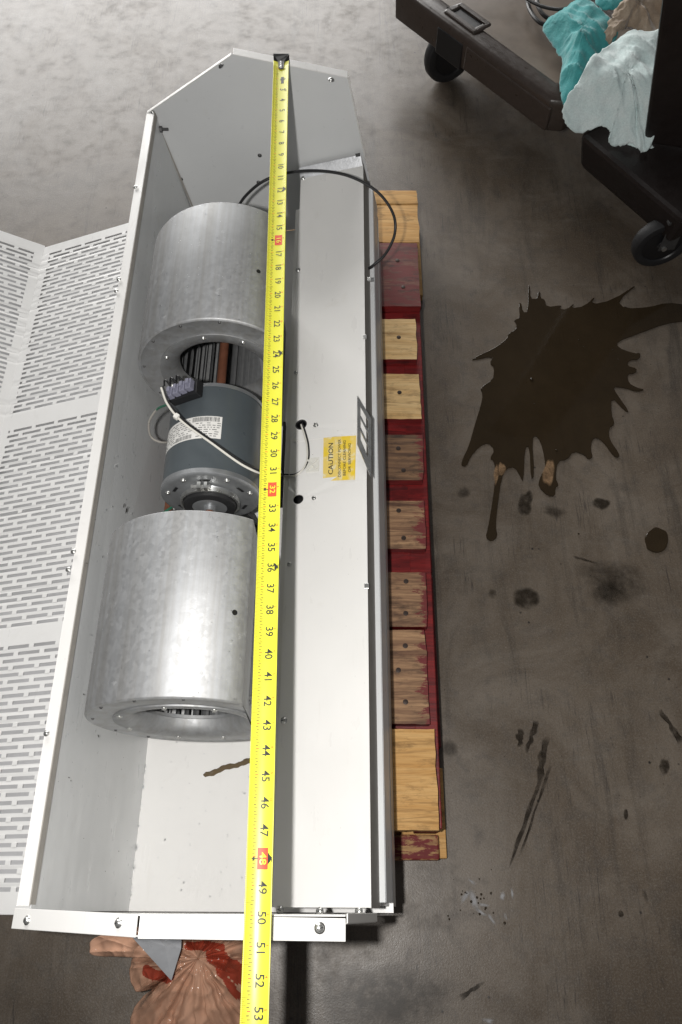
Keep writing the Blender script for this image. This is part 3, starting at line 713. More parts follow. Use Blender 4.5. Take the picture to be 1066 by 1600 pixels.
mb = MB(); mb.lathe([(MY0-.2, 1.62), (MY0-.45, 1.62), (MY0-.45, 1.5), (MY0-.2, 1.5), (MY0-.2, 1.62)], cc, 'Y', 48); mb.box((XC-.42, MY0-.5, ZC+1.55), (XC-.22, MY0-.12, ZC+2.0)); mb.box((XC-.05, MY0-.5, ZC+1.55), (XC+.12, MY0-.12, ZC+2.0)); obj('band_clamp', mb, M['zinc'], motor, smooth=True)
mb = MB(); mb.tube([(XC-.75, MY0-.3, ZC+1.8), (XC+.3, MY0-.3, ZC+1.8)], .09, 8); obj('clamp_screw', mb, M['zinc'], motor, smooth=True)
for a in (60, 120, 165, 15):
    q_ = math.radians(a); screw((XC+2.3*math.cos(q_), MY0-.05, ZC+2.3*math.sin(q_)), (0, -1, 0), motor, s=.8)
for a0 in range(0, 360, 30):   # vent slots in the bell
    if a0 % 60 == 0: continue
    q_ = math.radians(a0); m_ = MB(); pts = []
    for r_ in (1.95, 2.12):
        for dq in (-.13, .13): pts.append((XC+r_*math.cos(q_+dq), MY0-.075, ZC+r_*math.sin(q_+dq)))
    m_.add(pts, [(0, 1, 3, 2)]); m_.add([(p[0], p[1]+.05, p[2]) for p in pts], [(0, 2, 3, 1)]); obj('vent_slot', m_, M['black'], bell)
# rating label wrapped round the drum
def oncyl(y, ang, up_=0.0): return (XC+(MR+up_)*math.cos(ang), y, ZC+(MR+up_)*math.sin(ang))
def cylpatch(m_, y0, y1, a0, a1, up_, mi=0, n=16):
    vs = []
    for k in range(n+1):
        a = a0+(a1-a0)*k/n; vs += [oncyl(y0, a, up_), oncyl(y1, a, up_)]
    m_.add(vs, [(2*k, 2*k+1, 2*k+3, 2*k+2) for k in range(n)], mi)
mb = MB(); LA0, LA1, LY0, LY1 = math.radians(166), math.radians(74), 22.35, 23.75
cylpatch(mb, LY0, LY1, LA0, LA1, .012)
lab = obj('rating_label', mb, M['paper'], motor, smooth=True); lab['label'] = 'white rating label with bar codes'
mb = MB(); t = .62
while t < .97:     # bar code, upper edge
    wd = random.choice((.004, .008, .012)); cylpatch(mb, LY1-.34, LY1-.06, LA0+(LA1-LA0)*t, LA0+(LA1-LA0)*(t+wd), .02, 0, 1); t += wd+random.choice((.005, .009))
t = .37
while t < .62:
    wd = random.choice((.004, .007, .01)); cylpatch(mb, LY0+.07, LY0+.32, LA0+(LA1-LA0)*t, LA0+(LA1-LA0)*(t+wd), .02, 0, 1); t += wd+random.choice((.005, .008))
for row in range(9):
    y = LY0+.12+row*.135; t = .03
    while t < .95:
        wd = random.uniform(.015, .06)
        if random.random() < .72 and not (t > .58 and row > 6) and not (.33 < t < .64 and row < 2): cylpatch(mb, y, y+.045, LA0+(LA1-LA0)*t, LA0+(LA1-LA0)*(t+wd), .02, 0, 2)
        t += wd+.018
obj('print', mb, M['greyink'], lab)['kind'] = 'stuff'
# terminal block on top of the motor
def orient_box(m_, c, u, v, w_, su, sv, sw, mi=0):
    c, u, v, w_ = Vector(c), Vector(u).normalized(), Vector(v).normalized(), Vector(w_).normalized(); p = []
    for k in (-1, 1):
        for (a, b) in ((-1, -1), (1, -1), (1, 1), (-1, 1)): p.append(tuple(c+u*a*su/2+v*b*sv/2+w_*k*sw/2))
    m_.hexa(p, mi)
ta = math.radians(118); tn = Vector((math.cos(ta), 0, math.sin(ta))); tt = Vector((math.sin(ta), 0, -math.cos(ta)))
tc = Vector(oncyl(25.35, ta, .28)); ty = Vector((0, 1, 0))
mb = MB(); orient_box(mb, tc, tt, ty, tn, 1.9, .95, .55); tb = obj('terminal_block', mb, M['black'], motor, bevel=.05)
for k in range(4):
    m_ = MB(); cpos = tc+tt*(-.66+.42*k)+tn*.45-ty*(.12-.1*k*.4)
    orient_box(m_, cpos, tt, ty, tn, .34, .62, .36); orient_box(m_, cpos+tn*.22+ty*.1, tt, ty, tn, .2, .3, .2); obj('connector', m_, M['lav'], tb, bevel=.03)
for k in range(3):
    b0 = tc+tt*(-.62+.42*k)+tn*.5+ty*.2
    m_ = MB(); m_.tube(smooth_path([b0, b0+tn*.3+ty*.25-tt*.1, b0+tn*.25+ty*.45-tt*.35, b0+tn*0+ty*.3-tt*.55], 6), .055, 8); obj('jumper_wire', m_, M['black'], tb, smooth=True)
# motor cradle under the drum, rusty rail at its edge
mb = MB(); mb.hexa([(-11.2, 16.2, -45.6), (-4.4, 16.2, -44.5), (-4.4, 28.4, -44.5), (-11.2, 28.4, -45.6), (-11.2, 16.2, -45.5), (-4.4, 16.2, -44.4), (-4.4, 28.4, -44.4), (-11.2, 28.4, -45.5)]); obj('motor_shelf', mb, M['greywall'], unit)
mb = MB(); mb.box((-11.45, 16.0, -45.9), (-11.0, 28.6, -44.9)); obj('shelf_rail', mb, M['rust'], unit, bevel=.03)
for yy in (21.3, 24.8):
    mb = MB(); mb.hexa([(XC-2.2, yy-.2, -45.0), (XC+2.2, yy-.2, -44.5), (XC+2.2, yy+.2, -44.5), (XC-2.2, yy+.2, -45.0), (XC-1.2, yy-.2, ZC-2.2), (XC+1.2, yy-.2, ZC-2.2), (XC+1.2, yy+.2, ZC-2.2), (XC-1.2, yy+.2, ZC-2.2)]); obj('motor_foot', mb, M['dkmetal'], motor)

# wires
def pxpath(l, n=8): return smooth_path([onz(*p) for p in l], n)
lead = [(252, 606, -34.75), (262, 632, -34.75), (286, 660, -34.9), (330, 692, -35.1), (378, 726, -35.3), (415, 742, -36.6)]
dk = [(440, 747), (460, 745), (474, 735), (481, 720), (481, 700), (477, 682), (472, 668)]
tail = [tuple(ondeck(x, y, .12 if k else .3)) for k, (x, y) in enumerate(dk)]; tail[-1] = tuple(h1+deck_n*.02); tail.append(tuple(h1-deck_n*.6))
pth = smooth_path([onz(*p) for p in lead]+tail, 8)
mb = MB(); mb.tube(pth, .062, 8); obj('lead_wire', mb, M['wirew'], unit, smooth=True)
mb = MB(); mb.tube([p+Vector((.075, .095, .0 if k > 8 else -.02)) for k, p in enumerate(pth)], .062, 8); obj('lead_wire', mb, M['black'], unit, smooth=True)
p0 = Vector(onz(276, 651, -34.8)); mb = MB(); orient_box(mb, p0, (1, -.7, 0), (.7, 1, 0), (0, 0, 1), .26, .3, .24); obj('cable_tie', mb, M['nylon'], unit, bevel=.04)
for dz, mt in ((0, 'wireg'), (.14, 'gasket')):
    mb = MB(); mb.tube(pxpath([(262, 632, -36.2), (245, 640, -37.2), (233, 660, -38.3+dz), (236, 682, -39.2), (252, 691, -39.6+dz), (275, 690, -40.2)]), .065, 8); obj('ground_wire', mb, M[mt], unit, smooth=True)
mb = MB(); mb.tube(pxpath([(272, 790, -40.2), (262, 797, -40.6), (248, 806, -41)]), .08, 8); obj('ground_wire', mb, M['wireg'], unit, smooth=True)
# adhesive wire mount
cm = ondeck(489, 727, .0); mb = MB()
orient_box(mb, cm+deck_n*.05, deck_d, (0, 1, 0), deck_n, .82, .98, .08); mount = obj('wire_mount', mb, M['nylon'], unit, bevel=.03)
for sg in (1, -1):
    m_ = MB(); orient_box(m_, cm+deck_n*.14, deck_d+Vector((0, 1.1*sg, 0)), deck_d*1.1-Vector((0, sg, 0)), deck_n, .9, .12, .12); obj('mount_rib', m_, M['nylon'], mount, bevel=.03)
# black rubber pad against the cover edge
for (ya, yb) in ((660, 735), (742, 788)):
    p = ondeck(440, ya, 0); r_ = ondeck(440, yb, 0); mb = MB(); mb.box((DL[0]-.5, r_.y, DL[1]-.6), (DL[0]-.33, p.y, DL[1]-.02)); obj('rubber_pad', mb, M['rubber'], unit, bevel=.04)
# black hose
mb = MB(); mb.tube(pxpath([(368, 330, -40), (384, 306, -38.5), (412, 283, -37), (450, 270, -36.6), (500, 267, -37), (548, 276, -37.6), (590, 300, -38.4), (614, 333, -39.4), (617, 365, -40.4), (603, 396, -41.2), (584, 414, -41.7), (574, 421, -42.2)], 8), .1, 10)
obj('black_hose', mb, M['rubber'], unit, smooth=True)

# CAUTION sticker
prep_texts(['CAUTION', 'DISCONNECT POWER', 'BEFORE CLEANING', 'OR SERVICING'])
sc_ = [ondeck(505, 752, .03), ondeck(555, 750, .03), ondeck(557, 681, .03), ondeck(506, 684, .03)]
mb = MB(); outl = chaikin([tuple(p) for p in sc_], 0); mb.hexa([tuple(p) for p in sc_]+[tuple(p+deck_n*.012) for p in sc_]); sticker = obj('caution_sticker', mb, M['stick'], unit); sticker['label'] = 'worn yellow caution sticker'
mb = MB(); mb2 = MB()
sx = sc_[0]; ex = (sc_[1]-sc_[0]); ey = (sc_[3]-sc_[0])
for t, fx, size, ln in (('CAUTION', .25, .36, .72), ('DISCONNECT POWER', .52, .2, .86), ('BEFORE CLEANING', .68, .2, .8), ('OR SERVICING', .84, .19, .66)):
    vs, fs = _texts[t]; wd = max(v[0] for v in vs)-min(v[0] for v in vs); k = ey.length*ln/wd
    c0 = sx+ex*fx+ey*.5
    mb.add([tuple(c0+ey.normalized()*v[0]*k-ex.normalized()*v[1]*size*1.15+deck_n*.022) for v in vs], fs)
M['wornink'] = print_mat('worn_black_ink', (.03, .03, .02), .37, 90)
obj('lettering', mb, M['wornink'], sticker)

# specks, drips and water beads on the metal
drops = MB(); deb = MB()
def bead(m_, p, n, r):
    n = Vector(n).normalized(); a = n.orthogonal().normalized(); b = n.cross(a); vs = []
    st = random.uniform(.7, 1.6)
    for (h_, rr) in ((0, 1), (.35, .85), (.55, .4)):
        for k in range(7): q_ = 2*math.pi*k/7; vs.append(tuple(Vector(p)+a*math.cos(q_)*rr*r*st+b*math.sin(q_)*rr*r+n*h_*r))
    m_.add(vs, [(i_*7+k, i_*7+(k+1) % 7, (i_+1)*7+(k+1) % 7, (i_+1)*7+k) for i_ in range(2) for k in range(7)]+[tuple(range(14, 21))])
for _ in range(330):
    y = random.uniform(.6, 49); t = random.uniform(.05, .95); p = Vector((a_in[0], y, a_in[1])).lerp(Vector((Fp[0], y, Fp[1])), t)+wall_n*.0
    bead(drops, p, wall_n, random.uniform(.015, .05))
for _ in range(45):
    y = random.uniform(.6, 9); p = Vector((Fp[0], y, Fp[1]))+pan_d*random.uniform(.1, 7.5); bead(drops, p, pan_n, random.uniform(.02, .055))
for _ in range(60): bead(drops, deck_uv(random.uniform(.2, DW-.2), random.uniform(1, 48)), deck_n, random.uniform(.012, .03))
for x in range(40):
    y = random.uniform(.4, 8); bead(drops, Vector((Fp[0], y, Fp[1]))+wall_n*.05+Vector((0, 0, random.uniform(0, .2))), pan_n, random.uniform(.02, .06))
for bl_y in ((28.6, 37.4), (8, 16.9)):
    for _ in range(80):
        a = random.uniform(.9, 2.6); y = random.uniform(*bl_y); n_ = Vector((math.cos(a), 0, math.sin(a))); p = Vector((XC, y, ZC))+n_*BR
        if p.x < CLX-.1: bead(drops, p, n_, random.uniform(.012, .035))
o = obj('water_drops', drops, M['water'], unit, smooth=True); o['kind'] = 'stuff'
def flake(p, n, r):
    n = Vector(n).normalized(); a = (n.orthogonal().normalized()+n.cross(n.orthogonal())*random.uniform(-1.5, 1.5)).normalized(); b = n.cross(a)
    k = random.uniform(.3, .6); deb.add([tuple(Vector(p)+a*r+n*.02), tuple(Vector(p)+b*r*k+n*.035), tuple(Vector(p)-a*r+n*.02), tuple(Vector(p)-b*r*k+n*.01)], [(0, 1, 2, 3)])
for x, y, r in [(149, 1142, .12), (153, 1150, .12), (197, 797, .3), (193, 790, .2), (152, 1176, .1), (107, 1215, .08), (110, 1220, .06), (130, 1310, .06), (185, 1330, .06), (170, 1160, .06), (148, 812, .06), (195, 680, .06), (183, 600, .07), (160, 870, .1), (143, 875, .08), (135, 880, .08), (100, 1030, .06), (120, 1140, .05), (97, 1405, .05), (178, 590, .1), (190, 745, .12), (145, 1080, .1), (130, 1085, .12)]:
    flake(onwall(x, y, .01), wall_n, r)
for _ in range(150):
    y = random.uniform(.6, 49); t = random.random()**1.5; p = Vector((Fp[0], y, Fp[1])).lerp(Vector((a_in[0], y, a_in[1])), t); flake(p+wall_n*.01, wall_n, random.uniform(.015, .045))
for _ in range(60): flake(Vector(deck_uv(random.uniform(0, DW), random.uniform(.5, 48))), deck_n, random.uniform(.012, .03))
o = obj('debris_flakes', deb, M['speck'], unit); o['kind'] = 'stuff'
# oil streak on the floor of the box
mb = MB(); tr = [onpan(x, y, .02) for x, y in ((318, 1211), (335, 1207), (352, 1199), (370, 1196), (385, 1190), (410, 1184), (440, 1178))]; wds = [.12, .17, .16, .14, .17, .16, .16]
vs = []
sp = smooth_path(tr, 5); 
for k, p in enumerate(sp):
    w_ = np.interp(k/(len(sp)-1)*6, range(7), wds)*(1+.15*math.sin(k*1.7)); 
    if k == 0: w_ = .03
    for s_, h_ in ((-1, 0), (-.6, .05), (.6, .05), (1, 0)): vs.append(tuple(p+Vector((0, 1, 0))*s_*w_+pan_n*h_))
mb.add(vs, [(k*4+j, k*4+j+1, (k+1)*4+j+1, (k+1)*4+j) for k in range(len(sp)-1) for j in range(3)])
def streak_mat():
    m = NT('brown_oil'); m.base((.13, .095, .055)); m.rough(.1); return m.mat
tag(obj('oil_streak', mb, streak_mat(), smooth=True), 'brown oil streak on the white floor of the cabinet below the near blower', 'oil streak')

# ------------------------------------------------------------------ tape measure
TZ = -32.72
def tape_pt(s_, wv, up_=0.0):
    """s_ inches along from the hook, wv -0.5..0.5 across"""
    y = 49.85-s_*1.0025; x = -4.18+(s_/50.0)*1.13
    if s_ > 45: x += -.0006*(s_-45)**2
    cw = 1.0; z = TZ+.13*(2*wv)**2*1.0-.02+(.10*math.sin(math.pi*min(1, max(0, s_/50)))*-1.0)
    return (x+wv*cw, y, z+up_)
mb = MB(); NS = 130; NWd = 20; SMAX = 60.0
for i_ in range(NS+1):
    for j in range(NWd+1): mb.v.append(tape_pt(.25+(SMAX-.25)*i_/NS, -.5+j/NWd))
for i_ in range(NS):
    for j in range(NWd): mb.f.append((i_*(NWd+1)+j, (i_+1)*(NWd+1)+j, (i_+1)*(NWd+1)+j+1, i_*(NWd+1)+j+1)); mb.m.append(0)
tape = empty('tape_measure', tape_pt(25, 0)); tag(tape, 'yellow steel measuring tape stretched lengthwise over the fan cabinet', 'tape measure')
blade = obj('tape_blade', mb, M['yellow'], tape, smooth=True, solid=.008)
strs = [str(k) for k in range(1, 60)]+['1F', '2F', '3F', '4F']
prep_texts(strs)
pk, pr, py_ = MB(), MB(), MB()
UPP = .012
def tquad(m_, s0, s1, w0, w1, up_=UPP):
    n = max(2, int((w1-w0)/.05)); vs = []
    for k in range(n+1): vs += [tape_pt(s0, w0+(w1-w0)*k/n, up_), tape_pt(s1, w0+(w1-w0)*k/n, up_)]
    m_.add(vs, [(2*k, 2*k+1, 2*k+3, 2*k+2) for k in range(n)])
def ttext(m_, t, s0, wv, hgt, stretch=1.0, up_=UPP):
    vs, fs = _texts[t]; m_.add([tape_pt(s0+v[0]*hgt*stretch, wv+v[1]*hgt, up_) for v in vs], fs)
for k in range(1, 58):
    s0 = k-.02; t = str(k)
    if k % 16 == 0:
        tquad(pr, s0-.38, s0+.38, -.1, .31, UPP); ttext(py_, t, s0, .105, .36, 1.25, UPP+.02)
        tquad(pk, s0-.02, s0+.02, -.2, -.06); pk.add([tape_pt(s0-.09, -.2, UPP), tape_pt(s0+.09, -.2, UPP), tape_pt(s0, -.32, UPP)], [(0, 1, 2)])
    else: ttext(pk, t, s0, .12, .46, 1.0)
    if k > 12 and k % 12: ttext(pr, str(k % 12), s0-.12, .37, .14, 1.0)
    elif k % 12 == 0:
        ttext(pk, '%dF' % (k//12), s0, .37, .26, 1.0); pk.add([tape_pt(s0-.22, .3, UPP), tape_pt(s0+.22, .3, UPP), tape_pt(s0, .47, UPP)], [(0, 1, 2)])
fine = MB()
for k in range(4, 58*16):
    s0 = k/16; r_ = k % 16
    ln = .34 if r_ == 0 else .24 if r_ == 8 else .17 if r_ % 4 == 0 else .12 if r_ % 2 == 0 else .08
    tquad(fine if r_ else pk, s0+.48-.006, s0+.48+.006, -.49, -.49+ln)
    if r_ % 2: tquad(fine, s0+.48-.018, s0+.48+.018, -.3, -.2) if r_ % 4 == 1 else tquad(pr if r_ == 7 else fine, s0+.46, s0+.49, -.28, -.16)
tquad(pk, 1.75, 2.4, .02, .2); ttext(pk, '1F', 3.1, .3, .2)
obj('print', pk, M['ink'], blade)['kind'] = 'stuff'; obj('print', pr, M['redink'], blade)['kind'] = 'stuff'; p_ = obj('print', py_, M['yellow'], blade); p_['kind'] = 'stuff'
M['fineink'] = print_mat('olive_ink', (.16, .13, .02)); obj('print', fine, M['fineink'], blade)['kind'] = 'stuff'
mb = MB()
hk = lambda s_, wv, u=0.05: tape_pt(s_, wv, u)
mb.add([hk(-.24, -.5), hk(-.1, -.36), hk(.28, -.2), hk(.9, -.17), hk(1.02, -.08), hk(1.02, .08), hk(.9, .17), hk(.28, .2), hk(-.1, .36), hk(-.24, .5), hk(-.32, .5), hk(-.32, -.5)], [tuple(range(12))])
mb.add([hk(-.34, -.52, .06), hk(-.34, .52, .06), hk(-.34, .52, -.85), hk(-.34, -.52, -.85)], [(0, 1, 2, 3)])
hook = obj('tape_hook', mb, M['black'], tape, solid=.05)
for s_ in (.38, .6, .82): screw(hk(s_, 0, .07), (0, 0, 1), hook, name='rivet', s=.62)

# ------------------------------------------------------------------ perforated front panels on the left
def panel_face(P0, e, Ydir_len, y0, y1, width, secs, slot=(1.72, .19), border=(.5, .5), name='perforated_face', parent=None, rows_p=.46, wh=None):
    """sheet from P0 along direction e (XZ) for width inches, y0..y1, with staggered slots in the sections"""
    e = Vector(e).normalized(); m_ = MB()
    def pt(u, y): return (P0[0]+e.x*u, y, P0[1]+e.y*u)
    def q(u0, u1, ya, yb):
        if u1-u0 > 1e-4 and yb-ya > 1e-4: m_.add([pt(u0, ya), pt(u1, ya), pt(u1, yb), pt(u0, yb)], [(0, 1, 2, 3)])
    yc = y0; bu0, bu1 = border[0], width-border[1]
    for (sa, sb) in secs:
        q(0, width, yc, sa); n = int((sb-sa)/rows_p); gap = (sb-sa)/n; sh = gap*.5
        for r_ in range(n):
            ya = sa+r_*gap; q(0, width, ya, ya+gap-sh)
            yb0, yb1 = ya+gap-sh, ya+gap; off = [0, .52, 1.04][r_ % 3] if False else (r_*.45*(slot[0]+.36)) % (slot[0]+.36)
            per = slot[0]+.36; u = bu0-off; q(0, bu0, yb0, yb1); last = bu0
            while u < bu1:
                a = max(u, bu0); b = min(u+slot[0], bu1)
                if b > a:
                    q(last, a, yb0, yb1); last = b
                u += per
            q(last, width, yb0, yb1)
        yc = sb
    q(0, width, yc, y1)
    return obj(name, m_, M['grille'], parent, solid=.05)
ZS = 1.055
def sc3(p): return (p[0]*ZS, p[1]*ZS, p[2]*ZS)
pA = ony(196, 350, 50.6); pB = ony(70, 387, 50.6); pC = ony(0, 363, 50.6)
pA, pB, pC = sc3(pA), sc3(pB), sc3(pC); PYF = pA[1]
pn0 = onz(10, 1428, (pA[2]+pB[2])/2); PYN = pn0[1]
grille = empty('front_grille', (pB[0], 25, FZ)); tag(grille, 'white folded perforated front panel lying on the floor beside the cabinet', 'grille panel')
eR = Vector((pA[0]-pB[0], pA[2]-pB[2])); eR_n = eR.normalized()
wR = eR.length+2.2
yv = lambda yy: onplane(100, yy, np.array([pA[0], 0, pA[2]]), np.array([-eR_n.y, 0, eR_n.x]))[1]
s1, s2, s3 = (yv(632), PYF-.95), (yv(975), yv(655)), (PYN+.9, yv(1000))
secs = [s3, s2, s1]
panel_face((pB[0], pB[2]), eR, 0, PYN, PYF, wR, secs, border=(.75, .5), parent=grille)
eL = Vector((pC[0]-pB[0], pC[2]-pB[2])); 
panel_face((pB[0], pB[2]), eL, 0, PYN, PYF+.2, 9.5, secs, border=(.75, .6), parent=grille)
for (e_, wd, nm) in ((eR_n, wR, 1), (eL.normalized(), 9.5, -1)):
    nn = Vector((-e_.y, e_.x))*nm; m_ = MB(); of = -.42
    a = (pB[0]+nn.x*of+e_.x*.25, pB[2]+nn.y*of+e_.y*.25); b = (a[0]+e_.x*(wd-.35), a[1]+e_.y*(wd-.35)); m_.sheet(a, b, PYN+.5, PYF-.4, .03); obj('backing_sheet', m_, M['backing'], grille)
# folded ends
for (e_, wd) in ((eR_n, wR), (eL.normalized(), 9.5)):
    for yy in (PYN-.02, PYF+.02):
        m_ = MB(); a = (pB[0], pB[2]-.03); b = (pB[0]+e_.x*wd, pB[2]+e_.y*wd-.03); m_.prism([a, b, (b[0], b[1]-.9), (a[0], a[1]-.9)], yy-.02, yy+.02); obj('folded_end', m_, M['grille'], grille)
# corner tab with slot and hole
m_ = MB(); t0 = onz(0, 1400, pA[2]-.2); 
p1 = onz(3, 1404, (pA[2]+pB[2])/2+.3); p2 = onz(20, 1411, (pA[2]+pB[2])/2+.3); zt = p1[2]
m_.box((min(p1[0], p2[0]), min(p1[1], p2[1]), zt), (max(p1[0], p2[0]), max(p1[1], p2[1]), zt+.03)); obj('tab_slot', m_, M['black'], grille)
p1 = onz(11, 1422, zt); screw((p1[0], p1[1], zt), (0, 0, 1), grille, mat='dkmetal', name='tab_hole', s=.8)

# ------------------------------------------------------------------ pallet
PT = -49.05
pallet = empty('wooden_pallet', (-4, 29, FZ)); tag(pallet, 'worn wooden pallet with red painted stringers under the fan cabinet', 'pallet')
boards = [(297, 318, 652, 'pine', 0, 0), (318.5, 378, 654, 'pine', 0, 0), (379, 478, 655, 'maroon', 1, 2), (498, 561, 651, 'pinepale', 1, 1), (584, 654, 657, 'pinepale', 1, 1), (679, 750, 661, 'worn2', 1, 2), (782, 857, 665, 'worn', 1, 2), (894, 979, 667, 'worn', 1, 2), (984, 1131, 668, 'worn', 1, 3), (1139, 1297, 683, 'pine', 0, 0)]
nail = None
for ya, yb, xr, mt, edge, nl in boards:
    zt = PT+random.uniform(-.05, .06); far_ = onz(620, ya, zt)[1]; near_ = onz(620, yb, zt)[1]; xr_ = onz(xr, (ya+yb)/2, zt)[0]
    m_ = MB(); x0 = -14; nx, ny = 18, 8; top = {}; vs = []; sk = random.uniform(-.05, .05); sd_ = random.uniform(0, 50)
    for iz in (0, 1):
        for a in range(nx+1):
            for b in range(ny+1):
                u = a/nx; w_ = b/ny; x = x0+(xr_-x0)*u**.45; y = near_+(far_-near_)*w_
                if a == nx: x += sk*(w_-.5)*2+.09*noise.noise(Vector((w_*7, sd_, iz*.4)))-(.025 if b in (0, ny) else 0)
                if b in (0, ny): y += .045*noise.noise(Vector((x*1.3, sd_+b, iz)))+.02*noise.noise(Vector((x*5, sd_+b, iz)))
                z = zt-.7*(1-iz)+(.025*noise.noise(Vector((x*.6, y*.8, sd_)))-(.035 if (a == nx or b in (0, ny)) else 0) if iz else 0)
                top[(iz, a, b)] = len(vs); vs.append((x, y, z))
    fs = []; ms = []
    for a in range(nx):
        for b in range(ny):
            fs.append((top[1, a, b], top[1, a+1, b], top[1, a+1, b+1], top[1, a, b+1])); ms.append(0)
            fs.append((top[0, a, b], top[0, a, b+1], top[0, a+1, b+1], top[0, a+1, b])); ms.append(0)
        fs.append((top[0, a, 0], top[0, a+1, 0], top[1, a+1, 0], top[1, a, 0])); ms.append(1 if edge else 0)
        fs.append((top[0, a, ny], top[1, a, ny], top[1, a+1, ny], top[0, a+1, ny])); ms.append(0)
    for b in range(ny):
        fs.append((top[0, nx, b], top[0, nx, b+1], top[1, nx, b+1], top[1, nx, b])); ms.append(1 if edge else 0)
        fs.append((top[0, 0, b], top[1, 0, b], top[1, 0, b+1], top[0, 0, b+1])); ms.append(0)
    m_.v = vs; m_.f = fs; m_.m = ms
    b_ = obj('deck_board', m_, [M[mt], M['red']], pallet, smooth=True, auto=25)
    for k in range(nl):
        yy = near_+(far_-near_)*((k+.5)/nl+random.uniform(-.08, .08)); 
        xx = xr_-random.uniform(1.2, 1.9); zz = zt+.0
        m2 = MB(); m2.lathe([(0, .17), (.025, .17), (.035, .13), (.035, .001)], (xx, yy, zz), 'Z', 12); obj('nail', m2, M['nail'], b_, smooth=True)
yb_, yt_ = onz(640, 1342, FZ)[1], onz(640, 300, PT)[1]
for xs in (4.5, -4.6, -13.6):
    m_ = MB(); xx1 = xs+1.45
    m_.hexa([(xs, yb_+1.4, FZ+.8), (xx1, yb_+1.4, FZ+.8), (xx1+.35, yt_-.4, FZ+.8), (xs+.35, yt_-.4, FZ+.8), (xs, yb_+1.4, PT-.78), (xx1, yb_+1.4, PT-.78), (xx1+.35, yt_-.4, PT-.78), (xs+.35, yt_-.4, PT-.78)]); obj('stringer', m_, M['red'], pallet, bevel=.06)
# lower layer of boards seen in the gaps
for k, (ya, yb, mt) in enumerate([(350, 470, 'pine'), (500, 900, 'red'), (900, 1170, 'red'), (1200, 1342, 'pine')]):
    fa, nb = onz(640, ya, FZ+.75)[1], onz(640, yb, FZ+.05)[1]; m_ = MB(); m_.box((-14, nb, FZ+.03), (6.55 if k else 6.95, fa, FZ+.75)); obj('bottom_board', m_, M[mt], pallet, bevel=.05)
# red cross boards under the deck
for ya, yb in ((395, 700), (705, 1020), (1025, 1140)):
    fa, nb = onz(640, ya, PT-1)[1], onz(640, yb, PT-1)[1]; m_ = MB(); m_.box((2.2, nb, PT-1.5), (4.96, fa, PT-.8)); obj('under_board', m_, M['red'], pallet, bevel=.05)
# splintered red block end at the near edge
m_ = MB(); p1 = onz(687, 1342, FZ+1.0); m_.box((-2, p1[1]-.1, FZ+.78), (p1[0]-.05, p1[1]+1.35, FZ+1.5)); obj('end_block', m_, M['splint'], pallet, bevel=.12)

# ------------------------------------------------------------------ utility cart
SZ = FZ+8.4
K = Vector(onz(876, 166, SZ)); K2 = Vector(onz(607, -32, SZ)); e1 = (K2-K); e1.z = 0; e1.normalize(); e2 = Vector((e1.y, -e1.x, 0))
if e2.x < 0: e2 = -e2
cart = empty('utility_cart', (K.x+8, K.y+6, FZ)); tag(cart, 'dark brown plastic utility cart on casters with rags on its shelf', 'cart')
def cp(a, b, z): return tuple(Vector((K.x, K.y, 0))+e1*a+e2*b+Vector((0, 0, z)))
SLn, SWd, RW = (K2-K).length, 17.0, 2.6
# shelf body: outer skirt, rim, inner floor
m_ = MB()
def loop(ins, z, ch=1.2):
    a0, a1, b0, b1 = ins, SLn-ins, ins, SWd-ins; c = max(.3, ch-ins*.3)
    return [cp(a0+c, b0, z), cp(a1-c, b0, z), cp(a1, b0+c, z), cp(a1, b1-c, z), cp(a1-c, b1, z), cp(a0+c, b1, z), cp(a0, b1-c, z), cp(a0, b0+c, z)]
loops = [loop(.9, SZ-3.3), loop(.1, SZ-3.2), loop(0, SZ-.6), loop(.12, SZ-.2), loop(.45, SZ), loop(1.7, SZ), loop(2.1, SZ-.12), loop(2.5, SZ-.75), loop(2.9, SZ-.85)]
for lp in loops: m_.v += lp
for i_ in range(len(loops)-1):
    for j in range(8): m_.f.append((i_*8+j, i_*8+(j+1) % 8, (i_+1)*8+(j+1) % 8, (i_+1)*8+j)); m_.m.append(0)
nb = (len(loops)-1)*8
m_.f.append(tuple(range(7, -1, -1))); m_.m.append(0)
shelf = obj('shelf', m_, M['cart'], cart, smooth=True, auto=50, bevel=.12)
m_ = MB(); m_.add(loop(2.86, SZ-.83), [tuple(range(8))]); obj('shelf_floor', m_, M['cartf'], cart)
# hand-hold with raised surround
hc = Vector(onz(722, 34, SZ)); ha = (hc-K).dot(e1)
def ringbox(m_, a0, a1, b0, b1, t, z0, z1):
    for (p, q_, r_, s_) in ((a0-t, a1+t, b0-t, b0), (a0-t, a1+t, b1, b1+t), (a0-t, a0, b0, b1), (a1, a1+t, b0, b1)):
        c4 = [(p, r_), (q_, r_), (q_, s_), (p, s_)]; m_.hexa([cp(a, b, z0) for a, b in c4]+[cp(a, b, z1) for a, b in c4])
m_ = MB(); ringbox(m_, ha-1.6, ha+1.6, 1.3, 2.5, .55, SZ-.1, SZ+.22); obj('hand_hold', m_, M['cart'], cart, bevel=.18)
m_ = MB(); c4 = [(ha-1.6, 1.3), (ha+1.6, 1.3), (ha+1.6, 2.5), (ha-1.6, 2.5)]; m_.add([cp(a, b, SZ+.03) for a, b in c4], [(0, 1, 2, 3)]); obj('hand_hold_opening', m_, M['black'], cart)
